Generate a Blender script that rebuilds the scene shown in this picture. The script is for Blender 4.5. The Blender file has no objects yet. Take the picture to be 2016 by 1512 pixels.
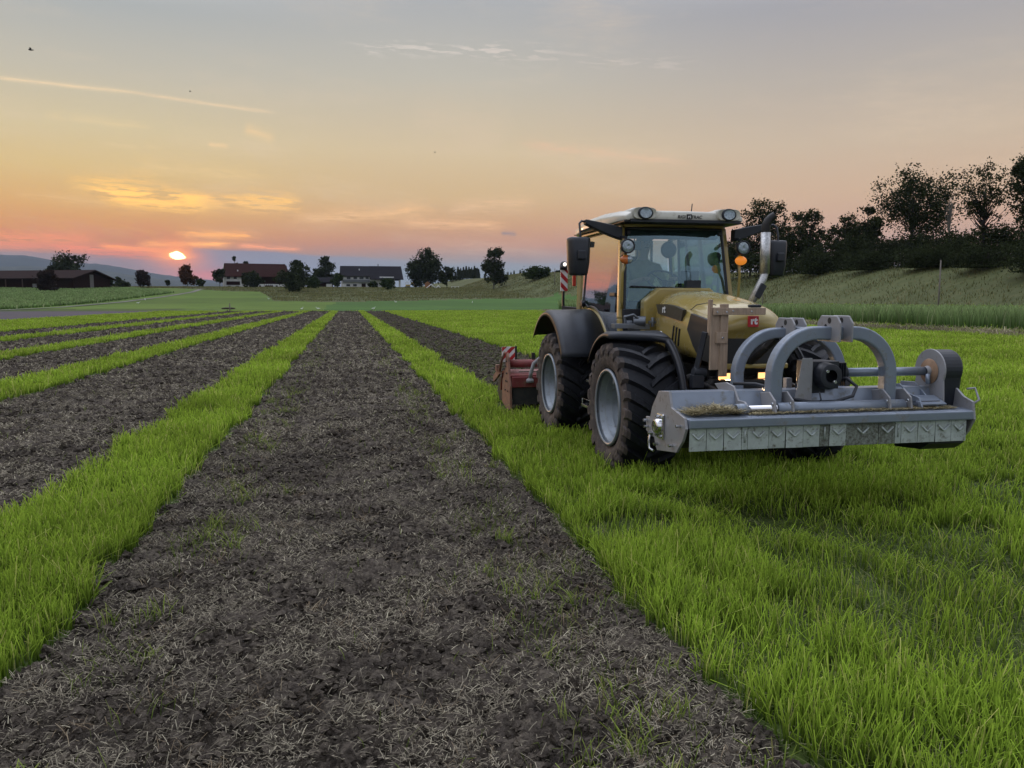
import bpy, math, random
import numpy as np
from mathutils import Vector, Matrix, Euler

SC = bpy.context.scene
COL = SC.collection
rnd = random.Random(7)
rng = np.random.default_rng(11)

# ------------------------------------------------------------------ camera
F = 1560.0; H = 1.7
PITCH = math.atan((756 - 592) / F)
YAW = math.atan((1008 - 685) * math.cos(PITCH) / F)
camd = bpy.data.cameras.new('camera')
cam = bpy.data.objects.new('camera', camd); COL.objects.link(cam)
camd.sensor_width = 36.0; camd.lens = F / 2016 * 36.0
camd.clip_start = 0.05; camd.clip_end = 20000
cam.location = (0, 0, H)
cam.rotation_euler = (math.pi / 2 - PITCH, 0, -YAW)
SC.camera = cam
SC.view_settings.view_transform = 'Standard'
SC.view_settings.look = 'None'
SC.view_settings.exposure = 0.0
SC.view_settings.gamma = 1.0
SC.cycles.use_denoising = True
SC.cycles.max_bounces = 6
SC.cycles.diffuse_bounces = 3
SC.cycles.glossy_bounces = 3
SC.cycles.transmission_bounces = 4
SC.cycles.transparent_max_bounces = 12
SC.cycles.volume_bounces = 1

FW = np.array([math.sin(YAW) * math.cos(PITCH), math.cos(YAW) * math.cos(PITCH), -math.sin(PITCH)])
RT = np.array([math.cos(YAW), -math.sin(YAW), 0.0]); UP = np.cross(RT, FW)
def ray(x, y): return FW + RT * (x - 1008) / F - UP * (y - 756) / F
def at(x, y, ax, v):
    "point seen at photo pixel x,y on the plane coordinate[ax] == v"
    d = ray(x, y); C0 = np.array([0, 0, H]); t = (v - C0[ax]) / d[ax]; return C0 + d * t
def azel(x, y):
    d = ray(x, y); d = d / np.linalg.norm(d)
    return math.degrees(math.atan2(d[0], d[1])), math.degrees(math.asin(d[2]))
def lin(c):
    return tuple(((v / 255.0) / 12.92 if v / 255.0 <= 0.04045 else ((v / 255.0 + 0.055) / 1.055) ** 2.4) for v in c)

# ------------------------------------------------------------------ world sky
W = bpy.data.worlds.new('World'); SC.world = W; W.use_nodes = True
wt = W.node_tree; wt.nodes.clear()
class E:
    "small arithmetic wrapper over shader math nodes"
    tree = None
    def __init__(s, sock): s.s = sock
    @staticmethod
    def op(o, *a, clamp=False):
        n = E.tree.nodes.new('ShaderNodeMath'); n.operation = o; n.use_clamp = clamp
        for i, v in enumerate(a):
            if isinstance(v, E): E.tree.links.new(v.s, n.inputs[i])
            else: n.inputs[i].default_value = float(v)
        return E(n.outputs[0])
    def __add__(s, o): return E.op('ADD', s, o)
    def __radd__(s, o): return E.op('ADD', o, s)
    def __sub__(s, o): return E.op('SUBTRACT', s, o)
    def __rsub__(s, o): return E.op('SUBTRACT', o, s)
    def __mul__(s, o): return E.op('MULTIPLY', s, o)
    def __rmul__(s, o): return E.op('MULTIPLY', o, s)
    def __truediv__(s, o): return E.op('DIVIDE', s, o)
def sstep(x, a, b):
    n = E.tree.nodes.new('ShaderNodeMapRange'); n.interpolation_type = 'SMOOTHSTEP'
    E.tree.links.new(x.s, n.inputs[0])
    n.inputs[1].default_value = a; n.inputs[2].default_value = b
    return E(n.outputs[0])
def gauss(x): return E.op('EXPONENT', x * x * -1.0)
def cmix(fac, a, b, mode='MIX'):
    n = E.tree.nodes.new('ShaderNodeMix'); n.data_type = 'RGBA'; n.blend_type = mode; n.clamp_factor = True
    if isinstance(fac, E): E.tree.links.new(fac.s, n.inputs[0])
    else: n.inputs[0].default_value = fac
    for k, v in ((6, a), (7, b)):
        if isinstance(v, E): E.tree.links.new(v.s, n.inputs[k])
        else: n.inputs[k].default_value = (*v[:3], 1)
    return E(n.outputs[2])
def ramp(x, stops, x0, x1):
    n = E.tree.nodes.new('ShaderNodeValToRGB'); cr = n.color_ramp
    m = (x - x0) / (x1 - x0)
    E.tree.links.new(m.s, n.inputs[0])
    stops = sorted(stops, key=lambda s: s[0])
    while len(cr.elements) < len(stops): cr.elements.new(0.5)
    for e, (p, c) in zip(cr.elements, stops):
        e.position = min(1, max(0, (p - x0) / (x1 - x0)))
    for e, (p, c) in zip(cr.elements, stops):
        e.color = (*c[:3], 1) if isinstance(c, tuple) else (c, c, c, 1)
    return E(n.outputs[0])
E.tree = wt
tc = wt.nodes.new('ShaderNodeTexCoord')
sp = wt.nodes.new('ShaderNodeSeparateXYZ'); wt.links.new(tc.outputs['Generated'], sp.inputs[0])
dx, dy, dz = (E(sp.outputs[i]) for i in range(3))
U = E.op('ARCTAN2', dx, dy) * 57.29578
V = E.op('ARCSINE', dz) * 57.29578
def noise(vecparts, scale, detail=3, rough=0.5, dim='3D'):
    c = wt.nodes.new('ShaderNodeCombineXYZ')
    for i, v in enumerate(vecparts):
        if isinstance(v, E): wt.links.new(v.s, c.inputs[i])
        else: c.inputs[i].default_value = v
    n = wt.nodes.new('ShaderNodeTexNoise'); n.inputs['Scale'].default_value = scale
    n.inputs['Detail'].default_value = detail; n.inputs['Roughness'].default_value = rough
    wt.links.new(c.outputs[0], n.inputs['Vector'])
    return E(n.outputs['Fac'])
def ve(x, y): return azel(x, y)[1]
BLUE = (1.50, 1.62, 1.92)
TOP = (34.0, (1.05, 1.06, 1.15)); TOP2 = (65.0, BLUE)  # overhead sky brightened beyond a dusk sky, added to light the ground
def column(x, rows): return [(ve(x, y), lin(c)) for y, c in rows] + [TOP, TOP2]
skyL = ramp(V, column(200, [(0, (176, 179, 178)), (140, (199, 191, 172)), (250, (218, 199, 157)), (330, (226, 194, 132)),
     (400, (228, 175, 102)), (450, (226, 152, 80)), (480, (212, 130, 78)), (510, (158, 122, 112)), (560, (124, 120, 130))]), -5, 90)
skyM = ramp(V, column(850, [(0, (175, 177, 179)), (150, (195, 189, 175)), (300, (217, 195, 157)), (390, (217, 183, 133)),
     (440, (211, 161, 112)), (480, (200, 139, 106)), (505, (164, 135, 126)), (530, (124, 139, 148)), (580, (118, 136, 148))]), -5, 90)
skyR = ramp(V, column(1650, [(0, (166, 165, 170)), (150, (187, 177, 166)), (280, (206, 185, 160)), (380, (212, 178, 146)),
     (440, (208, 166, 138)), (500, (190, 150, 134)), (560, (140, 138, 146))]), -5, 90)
u1, u2, u3 = azel(200, 400)[0], azel(850, 400)[0], azel(1650, 400)[0]
sky = cmix(sstep(U, u1, u2), skyL, skyM)
sky = cmix(sstep(U, u2, u3), sky, skyR)
# the rest of the sky, away from the sunset: pale blue, a little pink
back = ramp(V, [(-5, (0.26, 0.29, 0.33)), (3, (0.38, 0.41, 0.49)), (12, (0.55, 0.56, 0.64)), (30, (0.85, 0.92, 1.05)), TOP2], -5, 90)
bf = sstep(E.op('ABSOLUTE', U + 5), 62, 120)
sky = cmix(bf, sky, back)
# dark blue cloud bank along the horizon below the sun
bx = [(-300, 480), (0, 487), (150, 494), (250, 503), (335, 512), (365, 505), (380, 485), (530, 489), (640, 500), (720, 503), (850, 512), (1100, 514), (1500, 520)]
bank = ramp(U, [(azel(x, y)[0], (azel(x, y)[1]) / 10) for x, y in bx], azel(-300, 500)[0], azel(1500, 500)[0])
wob = (noise((U * 0.35, V * 2.0, 3.1), 1.0, 4, 0.6) - 0.5) * 0.55
under = sstep((bank * 10 + wob) - V, 0.0, 0.3)
bf0 = sstep(E.op('ABSOLUTE', U + 12), 19, 8) * 0.45 + 0.45
bankc = ramp(U, [(azel(x, 520)[0], lin(c)) for x, c in [(0, (140, 120, 122)), (250, (138, 118, 124)), (400, (128, 128, 148)), (700, (133, 138, 155)), (1000, (134, 144, 158))]], azel(0, 520)[0], azel(1000, 520)[0])
sky = cmix(under * bf0, sky, bankc)
# pink glow between bank and hills
pv = (V - ve(410, 543)) / 0.45; pu = (U - azel(410, 543)[0]) / 2.6
pink = E.op('EXPONENT', (pu * pu + pv * pv) * -1.0)
sky = cmix(pink * 0.75, sky, lin((226, 112, 112)))
# cirrus streaks
n1 = noise((U * 0.16, V * 1.1, 0.0), 1.0, 6, 0.68)
n2 = noise((U * 0.5 + V * 0.8, V * 3.4, 4.0), 1.0, 4, 0.62)
n3 = noise((U * 0.9 + V * 2.2, V * 9.0, 7.0), 1.0, 5, 0.65)
fib = E.op('ADD', n3 * 2.2, -0.35, clamp=True)
# thin veil of high cirrus over the whole west
veil = sstep(noise((U * 0.07 + V * 0.05, V * 0.32, 1.7), 1.0, 6, 0.62), 0.48, 0.75) * fib
sky = cmix(veil * 0.30, sky, lin((236, 212, 182)))
def streak(x0, y0, x1, y1, th, amp, col, warp=0.6, tear=1.0):
    global sky
    th = th * 1.25
    a0, e0 = azel(x0, y0); a1, e1 = azel(x1, y1)
    L = math.hypot(a1 - a0, e1 - e0); cx, sy = (a1 - a0) / L, (e1 - e0) / L
    du, dv = U - a0, V - e0
    s = (du * cx + dv * sy) / L
    t = dv * cx - du * sy
    if warp: t = t + (n1 - 0.5) * warp
    th = th / F * 57.3
    m = E.op('EXPONENT', E.op('POWER', E.op('ABSOLUTE', t / th), 1.5) * -1.0) * sstep(s, -0.02, 0.18) * sstep(s, 1.02, 0.75)
    if tear: m = m * sstep(n2, 0.60 - 0.30 * tear, 0.60 - 0.10 * tear)
    m = m * fib
    sky = cmix(m * min(1.0, amp * 1.55), sky, lin(col))
GOLD = (285, 222, 112)
streak(120, 362, 330, 352, 10, .6, (248, 200, 120), 1.2)
streak(150, 366, 600, 410, 8, 1.0, GOLD, 1.1, .6)
streak(160, 372, 520, 404, 5, 1.0, (300, 232, 122), .9, .5)
streak(470, 392, 600, 400, 7, 1.0, GOLD, .6, .5)
streak(210, 384, 420, 398, 6, .9, GOLD, 1.0, .6)
streak(190, 388, 440, 412, 8, .8, GOLD, 1.8)
streak(380, 398, 600, 404, 11, .85, (252, 198, 122), 1.4)
streak(20, 378, 240, 400, 6, .45, (240, 194, 128), 1.2)
streak(250, 322, 540, 350, 9, .45, (240, 206, 148), 1.4)
streak(560, 432, 880, 410, 11, .75, (246, 196, 138), 1.6)
streak(780, 436, 1010, 446, 6, .65, (246, 192, 138), 0.9)
streak(870, 414, 1070, 398, 10, .5, (238, 196, 150), 1.6)
streak(80, 226, 310, 252, 5, .5, (232, 208, 160), .5)
streak(190, 282, 330, 294, 4, .35, (232, 206, 158), .5)
streak(478, 252, 545, 276, 7, .6, (240, 208, 158), .4, 0)
streak(408, 284, 452, 288, 3, .6, (246, 212, 160), .1, 0)
streak(660, 90, 1130, 98, 8, .60, (220, 210, 200), .7, .3)
streak(900, 94, 1420, 128, 10, .36, (214, 202, 192), .8, .3)
streak(1010, 280, 1380, 322, 7, .7, (228, 194, 160), 1.0)
streak(800, 225, 1020, 265, 26, .25, (222, 200, 172), 1.4)
streak(830, 300, 1000, 270, 14, .22, (222, 198, 166), 1.2)
streak(-40, 148, 300, 185, 2.6, .8, (242, 216, 176), 0, 0)
streak(250, 180, 560, 224, 2.2, .65, (238, 212, 174), 0, 0)
# broken orange clouds near the sun
streak(-60, 468, 210, 471, 9, 1.0, (268, 158, 92), .9)
streak(-60, 480, 180, 486, 5, .9, (250, 140, 92), .7)
streak(100, 489, 330, 494, 5, 1.0, (272, 142, 86), .7)
streak(185, 482, 350, 497, 3.4, 1.0, (300, 180, 84), .4, 0)
streak(340, 460, 520, 466, 5, 1.0, (290, 200, 96), .6)
streak(265, 480, 470, 481, 3.6, 1.0, (310, 214, 100), .35, 0)
streak(460, 484, 600, 490, 3.0, 1.0, (275, 176, 116), .5)
streak(150, 500, 350, 505, 4, .55, (244, 128, 92), .6)
streak(985, 459, 1020, 461, 3.0, .75, (150, 130, 132), 0, 0)
streak(-100, 455, 400, 470, 20, .35, (222, 132, 92), 1.6, .5)
# glow and the sun itself, half behind the bank
su, sv = azel(349, 503)
gu = (U - su); gv = (V - sv)
glow = E.op('EXPONENT', (gu * gu * 0.55 + gv * gv * 1.6) * -1.0)
sky = cmix(glow * 0.65, sky, (1.0, 0.32, 0.10))
gx = gu / 0.48; gy = (gv + gu * 0.10 + E.op('ABSOLUTE', gu) * 0.10) / 0.28
rr = E.op('POWER', E.op('ABSOLUTE', gx), 1.5) + E.op('POWER', E.op('ABSOLUTE', gy), 1.7)
lip = sstep(gv + 0.30 - gu * 0.10, 0.0, 0.10)
disc = sstep(rr + (n3 - 0.5) * 1.6, 1.25, 0.35) * lip
halo = E.op('EXPONENT', rr * -0.50) * (lip * 0.75 + 0.25)
sky = cmix(E.op('EXPONENT', rr * -0.16) * 0.7, sky, (1.15, 0.24, 0.05))
sky = cmix(halo * 0.95, sky, (1.7, 0.62, 0.10))
sky = cmix(disc, sky, (9.0, 6.6, 3.0))
# overhead, outside the picture, west half boosted over east to steer shadows
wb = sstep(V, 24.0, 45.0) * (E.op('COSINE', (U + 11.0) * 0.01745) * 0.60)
# below the horizon
bgn = wt.nodes.new('ShaderNodeBackground'); wo = wt.nodes.new('ShaderNodeOutputWorld')
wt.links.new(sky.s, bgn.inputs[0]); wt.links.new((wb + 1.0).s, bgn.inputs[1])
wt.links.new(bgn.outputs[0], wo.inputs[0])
W.cycles.sampling_method = 'MANUAL'; W.cycles.sample_map_resolution = 512

# ------------------------------------------------------------------ sun lamp: last light of the low sun
sl = bpy.data.lights.new('sun', 'SUN'); sl.energy = 0.3; sl.angle = math.radians(3.0); sl.color = (1.0, 0.55, 0.26)
so = bpy.data.objects.new('sun', sl); COL.objects.link(so)
d = Vector((math.sin(math.radians(su)) * math.cos(math.radians(sv)), math.cos(math.radians(su)) * math.cos(math.radians(sv)), math.sin(math.radians(sv))))
so.rotation_euler = d.to_track_quat('Z', 'Y').to_euler(); so.location = (-20, 60, 20)

# ------------------------------------------------------------------ object helpers
def tag(o, label=None, cat=None, group=None, kind=None):
    if label: o['label'] = label
    if cat: o['category'] = cat
    if group: o['group'] = group
    if kind: o['kind'] = kind
    return o
def empty(name, loc, label, cat, group=None):
    o = bpy.data.objects.new(name, None); COL.objects.link(o); o.location = loc
    o.empty_display_size = 0.2
    return tag(o, label, cat, group)
class MB:
    "mesh builder"
    def __init__(s): s.v = []; s.f = []; s.sm = []
    def add(s, vs, fs, smooth=False):
        b = len(s.v); s.v += [tuple(v) for v in vs]
        s.f += [tuple(i + b for i in f) for f in fs]; s.sm += [smooth] * len(fs); return s
    def box(s, c, d, rot=None):
        x, y, z = d[0] / 2, d[1] / 2, d[2] / 2
        vs = [Vector((i * x, j * y, k * z)) for i in (-1, 1) for j in (-1, 1) for k in (-1, 1)]
        if rot is not None:
            R = rot if isinstance(rot, Matrix) else Euler(rot).to_matrix()
            vs = [R @ v for v in vs]
        vs = [v + Vector(c) for v in vs]
        return s.add(vs, [(0, 1, 3, 2), (4, 6, 7, 5), (0, 4, 5, 1), (2, 3, 7, 6), (0, 2, 6, 4), (1, 5, 7, 3)])
    def bar(s, a, b, w, h, up=(0, 0, 1)):
        a, b = Vector(a), Vector(b); d = b - a; L = d.length; d.normalize()
        u = Vector(up); r = d.cross(u)
        if r.length < 1e-4: r = d.cross(Vector((1, 0, 0)))
        r.normalize(); u = r.cross(d)
        R = Matrix((r, d, u)).transposed()
        return s.box((a + b) / 2, (w, L, h), R)
    def tube(s, pts, r, n=10, cap=True, smooth=True):
        pts = [Vector(p) for p in pts]; N = len(pts)
        rs = r if isinstance(r, (list, tuple)) else [r] * N
        vs = []; fs = []
        t = (pts[1] - pts[0]).normalized()
        u = t.cross(Vector((0, 0, 1)))
        if u.length < 1e-3: u = t.cross(Vector((1, 0, 0)))
        u.normalize()
        for i, p in enumerate(pts):
            if i == 0: t2 = pts[1] - pts[0]
            elif i == N - 1: t2 = pts[-1] - pts[-2]
            else: t2 = (pts[i + 1] - pts[i]).normalized() + (pts[i] - pts[i - 1]).normalized()
            t2.normalize(); u = (u - t2 * u.dot(t2)); u.normalize(); w = t2.cross(u)
            for k in range(n):
                a = 2 * math.pi * k / n
                vs.append(p + (u * math.cos(a) + w * math.sin(a)) * rs[i])
        for i in range(N - 1):
            for k in range(n):
                a, b = i * n + k, i * n + (k + 1) % n
                fs.append((a, b, b + n, a + n))
        s.add(vs, fs, smooth)
        if cap:
            b = len(s.v) - len(vs)
            s.f.append(tuple(b + k for k in reversed(range(n)))); s.f.append(tuple(b + (N - 1) * n + k for k in range(n))); s.sm += [False, False]
        return s
    def cyl(s, a, b, r, r2=None, n=20, smooth=True): return s.tube([a, b], [r, r if r2 is None else r2], n, True, smooth)
    def lathe(s, prof, c, axis=0, n=48, smooth=True, close=False):
        "prof: list of (along, radius)"
        vs = []; fs = []; m = len(prof)
        for k in range(n):
            a = 2 * math.pi * k / n; ca, sa = math.cos(a), math.sin(a)
            for (t, r) in prof:
                p = [0, 0, 0]; p[axis] = t; p[(axis + 1) % 3] = r * ca; p[(axis + 2) % 3] = r * sa
                vs.append((c[0] + p[0], c[1] + p[1], c[2] + p[2]))
        for k in range(n):
            for i in range(m - 1 if not close else m):
                j = (i + 1) % m; k2 = (k + 1) % n
                fs.append((k * m + i, k * m + j, k2 * m + j, k2 * m + i))
        return s.add(vs, fs, smooth)
    def prism(s, poly, axis, a, b):
        "poly in the other two coordinates (in order), extruded along axis from a to b"
        n = len(poly); vs = []
        o = [i for i in range(3) if i != axis]
        for t in (a, b):
            for (p, q) in poly:
                v = [0, 0, 0]; v[axis] = t; v[o[0]] = p; v[o[1]] = q; vs.append(v)
        fs = [tuple(range(n))[::-1], tuple(range(n, 2 * n))] + [(i, (i + 1) % n, (i + 1) % n + n, i + n) for i in range(n)]
        return s.add(vs, fs)
    def loft(s, rings, close=True, cap=False, smooth=True):
        m = len(rings[0]); vs = [p for r in rings for p in r]; fs = []
        for i in range(len(rings) - 1):
            for k in range(m if close else m - 1):
                k2 = (k + 1) % m
                fs.append((i * m + k, i * m + k2, (i + 1) * m + k2, (i + 1) * m + k))
        if cap: fs += [tuple(reversed(range(m))), tuple((len(rings) - 1) * m + k for k in range(m))]
        return s.add(vs, fs, smooth)
    def ball(s, c, r, n=12, sc=(1, 1, 1), smooth=True):
        vs = []; fs = []; m = n // 2
        for i in range(m + 1):
            a = math.pi * i / m
            for k in range(n):
                b = 2 * math.pi * k / n
                vs.append((c[0] + r * sc[0] * math.sin(a) * math.cos(b), c[1] + r * sc[1] * math.sin(a) * math.sin(b), c[2] + r * sc[2] * math.cos(a)))
        for i in range(m):
            for k in range(n):
                fs.append((i * n + k, i * n + (k + 1) % n, (i + 1) * n + (k + 1) % n, (i + 1) * n + k))
        return s.add(vs, fs, smooth)
    def build(s, name, mat, parent=None, bevel=0, subsurf=0, solid=0, recalc=True, seg=2):
        me = bpy.data.meshes.new(name); me.from_pydata(s.v, [], s.f)
        me.polygons.foreach_set('use_smooth', s.sm)
        if recalc:
            import bmesh
            bm = bmesh.new(); bm.from_mesh(me)
            bmesh.ops.remove_doubles(bm, verts=bm.verts, dist=1e-5)
            bmesh.ops.recalc_face_normals(bm, faces=bm.faces); bm.to_mesh(me); bm.free()
        me.materials.append(mat); me.update()
        o = bpy.data.objects.new(name, me); COL.objects.link(o)
        if solid:
            m = o.modifiers.new('s', 'SOLIDIFY'); m.thickness = solid; m.offset = 0
        if bevel:
            m = o.modifiers.new('b', 'BEVEL'); m.width = bevel; m.segments = seg; m.limit_method = 'ANGLE'; m.angle_limit = math.radians(40)
        if subsurf:
            m = o.modifiers.new('u', 'SUBSURF'); m.levels = subsurf; m.render_levels = subsurf
        if parent is not None: attach(o, parent)
        return o
def attach(o, parent):
    "parent a mesh whose vertices are in world coordinates"
    o.parent = parent
    off = Vector((0, 0, 0)); p = parent
    while p is not None: off += p.location; p = p.parent
    o.location = -off
def np_mesh(name, V, Fq, mat, smooth=False, attrs=None, parent=None):
    me = bpy.data.meshes.new(name); k = Fq.shape[1]
    me.vertices.add(len(V)); me.vertices.foreach_set('co', V.astype(np.float32).ravel())
    me.loops.add(Fq.size); me.loops.foreach_set('vertex_index', Fq.astype(np.int32).ravel())
    me.polygons.add(len(Fq)); me.polygons.foreach_set('loop_start', np.arange(0, Fq.size, k, dtype=np.int32))
    try: me.polygons.foreach_set('loop_total', np.full(len(Fq), k, np.int32))
    except Exception: pass
    me.polygons.foreach_set('use_smooth', np.full(len(Fq), smooth))
    for an, (kind, data) in (attrs or {}).items():
        a = me.attributes.new(an, kind, 'POINT')
        a.data.foreach_set('value' if kind == 'FLOAT' else 'color', data.astype(np.float32).ravel())
    me.materials.append(mat); me.update(calc_edges=True)
    o = bpy.data.objects.new(name, me); COL.objects.link(o)
    if parent is not None: attach(o, parent)
    return o

# ------------------------------------------------------------------ materials
def newmat(name):
    m = bpy.data.materials.new(name); m.use_nodes = True
    return m, m.node_tree, m.node_tree.nodes['Principled BSDF']
def mat(name, col, rough=0.6, metal=0.0, var=0.25, scale=6.0, dirt=None, dirtamt=0.5, bump=0.0, bscale=40, emit=None, coat=0.0, spec=0.5, stretch=None):
    m, t, b = newmat(name)
    L = t.links.new
    tcn = t.nodes.new('ShaderNodeTexCoord'); co = tcn.outputs['Object']
    if stretch:
        mp = t.nodes.new('ShaderNodeMapping'); mp.inputs['Scale'].default_value = stretch; L(co, mp.inputs[0]); co = mp.outputs[0]
    nz = t.nodes.new('ShaderNodeTexNoise'); nz.inputs['Scale'].default_value = scale; nz.inputs['Detail'].default_value = 6; nz.inputs['Roughness'].default_value = 0.6
    L(co, nz.inputs['Vector'])
    r = t.nodes.new('ShaderNodeValToRGB'); e = r.color_ramp.elements
    e[0].position = 0.3; e[1].position = 0.72
    e[0].color = (*[c * (1 - var) for c in col], 1); e[1].color = (*[min(1, c * (1 + var * .6)) for c in col], 1)
    L(nz.outputs[0], r.inputs[0]); out = r.outputs[0]
    if dirt:
        n2 = t.nodes.new('ShaderNodeTexNoise'); n2.inputs['Scale'].default_value = scale * 1.7; n2.inputs['Detail'].default_value = 8; n2.inputs['Roughness'].default_value = 0.7
        L(tcn.outputs['Object'], n2.inputs['Vector'])
        mr = t.nodes.new('ShaderNodeMapRange'); mr.inputs[1].default_value = 0.62 - 0.3 * dirtamt; mr.inputs[2].default_value = 0.75 - 0.12 * dirtamt
        L(n2.outputs[0], mr.inputs[0])
        mx = t.nodes.new('ShaderNodeMix'); mx.data_type = 'RGBA'; L(mr.outputs[0], mx.inputs[0]); L(out, mx.inputs[6]); mx.inputs[7].default_value = (*dirt, 1)
        out = mx.outputs[2]
        mr2 = t.nodes.new('ShaderNodeMapRange'); mr2.inputs[3].default_value = rough; mr2.inputs[4].default_value = 0.9; L(mr.outputs[0], mr2.inputs[0]); L(mr2.outputs[0], b.inputs['Roughness'])
    L(out, b.inputs['Base Color'])
    if not dirt: b.inputs['Roughness'].default_value = rough
    b.inputs['Metallic'].default_value = metal
    b.inputs['Coat Weight'].default_value = coat
    b.inputs['Specular IOR Level'].default_value = spec
    if bump:
        n3 = t.nodes.new('ShaderNodeTexNoise'); n3.inputs['Scale'].default_value = bscale; n3.inputs['Detail'].default_value = 5
        L(co, n3.inputs['Vector'])
        bp = t.nodes.new('ShaderNodeBump'); bp.inputs['Strength'].default_value = bump; bp.inputs['Distance'].default_value = 0.02
        L(n3.outputs[0], bp.inputs['Height']); L(bp.outputs[0], b.inputs['Normal'])
    if emit:
        b.inputs['Emission Color'].default_value = (*emit[0], 1); b.inputs['Emission Strength'].default_value = emit[1]
    return m
# ------------------------------------------------------------------ terrain
def sm(x, a, b):
    t = np.clip((x - a) / (b - a), 0, 1); return t * t * (3 - 2 * t)
def terrain(X, Y):
    X = np.asarray(X, float); Y = np.asarray(Y, float)
    f = 7.3 * sm(Y, 125, 360) + 3.0 * sm(Y, 360, 600) * sm(X, -40, 60)
    emb = 6.3 * (0.3 * sm(X, 52, 62) + 0.7 * sm(X, 57, 76)) * sm(Y, -40, 20)
    emb = emb + 2.0 * np.sin(Y * 0.02) * sm(X, 80, 130)
    return f + emb
_T = rng.random((64, 64, 4)).astype(np.float32)
def vnoise(x, y, k=0):
    xi = np.floor(x).astype(int); yi = np.floor(y).astype(int); fx = x - xi; fy = y - yi
    fx = fx * fx * (3 - 2 * fx); fy = fy * fy * (3 - 2 * fy)
    t = _T[..., k]; g = lambda a, b: t[(a * 1 + (b // 64) * 17) % 64, (b + (a // 64) * 29) % 64]
    return (g(xi, yi) * (1 - fx) + g(xi + 1, yi) * fx) * (1 - fy) + (g(xi, yi + 1) * (1 - fx) + g(xi + 1, yi + 1) * fx) * fy
def fbm(x, y, oct=4, k=0):
    s = 0; a = 1; tot = 0
    for i in range(oct):
        c, q = math.cos(0.7 * i), math.sin(0.7 * i)
        s = s + a * vnoise((x * c - y * q) * 2 ** i + 13.7 * i, (x * q + y * c) * 2 ** i + 7.1 * i, (k + i) % 4); tot += a; a *= 0.55
    return s / tot
# tilled strips: (x0, x1) run along +Y up to YEND
YEND = 131.0
STRIPS = [(-1.50, 1.53), (2.55, 5.35), (-5.62, -2.55), (-9.55, -6.75), (-13.6, -10.75), (-17.9, -15.0)]
def edgew(Y, s, amp=0.10):
    return amp * (vnoise(Y * 1.7, Y * 0 + s * 3.3, 0) - .5) * 2 + 0.5 * amp * (vnoise(Y * 7.0, Y * 0 + s * 5.3, 1) - .5) * 2 + 0.25 * amp * (vnoise(Y * 23.0, Y * 0 + s * 1.3, 2) - .5) * 2
def strip_id(X, Y):
    out = np.full(np.shape(X), -1)
    for i, (a, b) in enumerate(STRIPS):
        aa = a + edgew(Y, i + .2); bb = b + edgew(Y, i + .7)
        if i == 0: bb = bb + 0.10 * sm(-Y, -4, -2)
        lo = 11.9 if i == 1 else -30
        m = (X > aa) & (X < bb) & (Y > lo) & (Y < YEND - 1.5 * abs(i - .5) + edgew(X, 9, .8))
        out[m] = i
    return out
def region(X, Y):
    "0 bright crop grass, 1 far dark green field, 2 meadow, 3 bare dark field, 4 farm track, 5 crop soil, 6 tilled"
    r = np.zeros(np.shape(X), int)
    w = 1.5 * (fbm(X * .06, Y * .06, 3) - .5)
    r[(Y > YEND + w * 2) & (X < 75)] = 1
    mead = np.interp(X, [-60, -40, -27, -17, 0, 100], [300, 268, 262, 196, 193, 235])
    r[(r == 1) & (X < -4 + 3 * w)] = 5
    r[Y > mead + 5 * w] = 2
    r[(X > 58 + w) & (Y > -100)] = 2
    r[(X < -28.2 + .4 * w) & (Y > 57) & (Y < YEND + 6)] = 3
    r[(X < -28.2) & (Y > YEND + 6) & (Y < 150)] = 0
    s = strip_id(X, Y); r[s >= 0] = 6
    return r, s

# one polar sheet, dense inside the view
az0, az1 = math.radians(azel(-420, 592)[0]), math.radians(azel(2400, 592)[0])
th = np.concatenate([np.linspace(az0, az1, 760), np.linspace(az1, az0 + 2 * math.pi, 60)[1:-1]])
r1 = np.exp(np.arange(math.log(0.25), math.log(2.2), 0.09))
r2 = np.exp(np.arange(math.log(2.2), math.log(13), 0.0042))
r3 = np.exp(np.arange(math.log(13), math.log(150), 0.0095))
r4 = np.exp(np.arange(math.log(150), math.log(9000), 0.03))
rad = np.concatenate([r1, r2, r3, r4]); NR, NT = len(rad), len(th)
R_, T_ = np.meshgrid(rad, th, indexing='ij')
GX, GY = R_ * np.sin(T_), R_ * np.cos(T_)
GZ = terrain(GX, GY)
reg, sid = region(GX, GY)
near = R_ < 60
cl = np.zeros_like(GX)
q = near & (reg == 6)
x, y = GX[q], GY[q]
big = fbm(x * 1.6, y * 1.6, 2, 1); mid = fbm(x * 7, y * 7, 3, 2); fine = fbm(x * 34, y * 34, 3, 0)
ridge = 1 - np.abs(2 * fbm(x * 11, y * 11, 2, 3) - 1)
trk = np.exp(-((np.abs(x - 0.02) - 1.02) / 0.17) ** 2) * (sid[q] == 0)
lugs = 0.012 * np.sin(y * 24 + np.abs(x) * 12)
hgt = (big - .5) * .07 + (mid - .5) * .10 + (fine - .5) * .070 + (ridge - .7) * .05
hgt = hgt * (1 - .80 * trk) - 0.045 * trk + lugs * trk
cl[q] = hgt * np.clip(1.25 - R_[q] / 70, .3, 1)
q2 = near & (reg == 0)
cl[q2] = (fbm(GX[q2] * 3, GY[q2] * 3, 3) - .5) * .04 + .012
GZ = GZ + cl
verts = np.stack([GX, GY, GZ], -1).reshape(-1, 3)
i, j = np.meshgrid(np.arange(NR - 1), np.arange(NT), indexing='ij')
a = i * NT + j; b = i * NT + (j + 1) % NT
quads = np.stack([a, b, b + NT, a + NT], -1).reshape(-1, 4)
fc = verts[quads].mean(1)
fr, fs_ = region(fc[:, 0], fc[:, 1])

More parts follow.
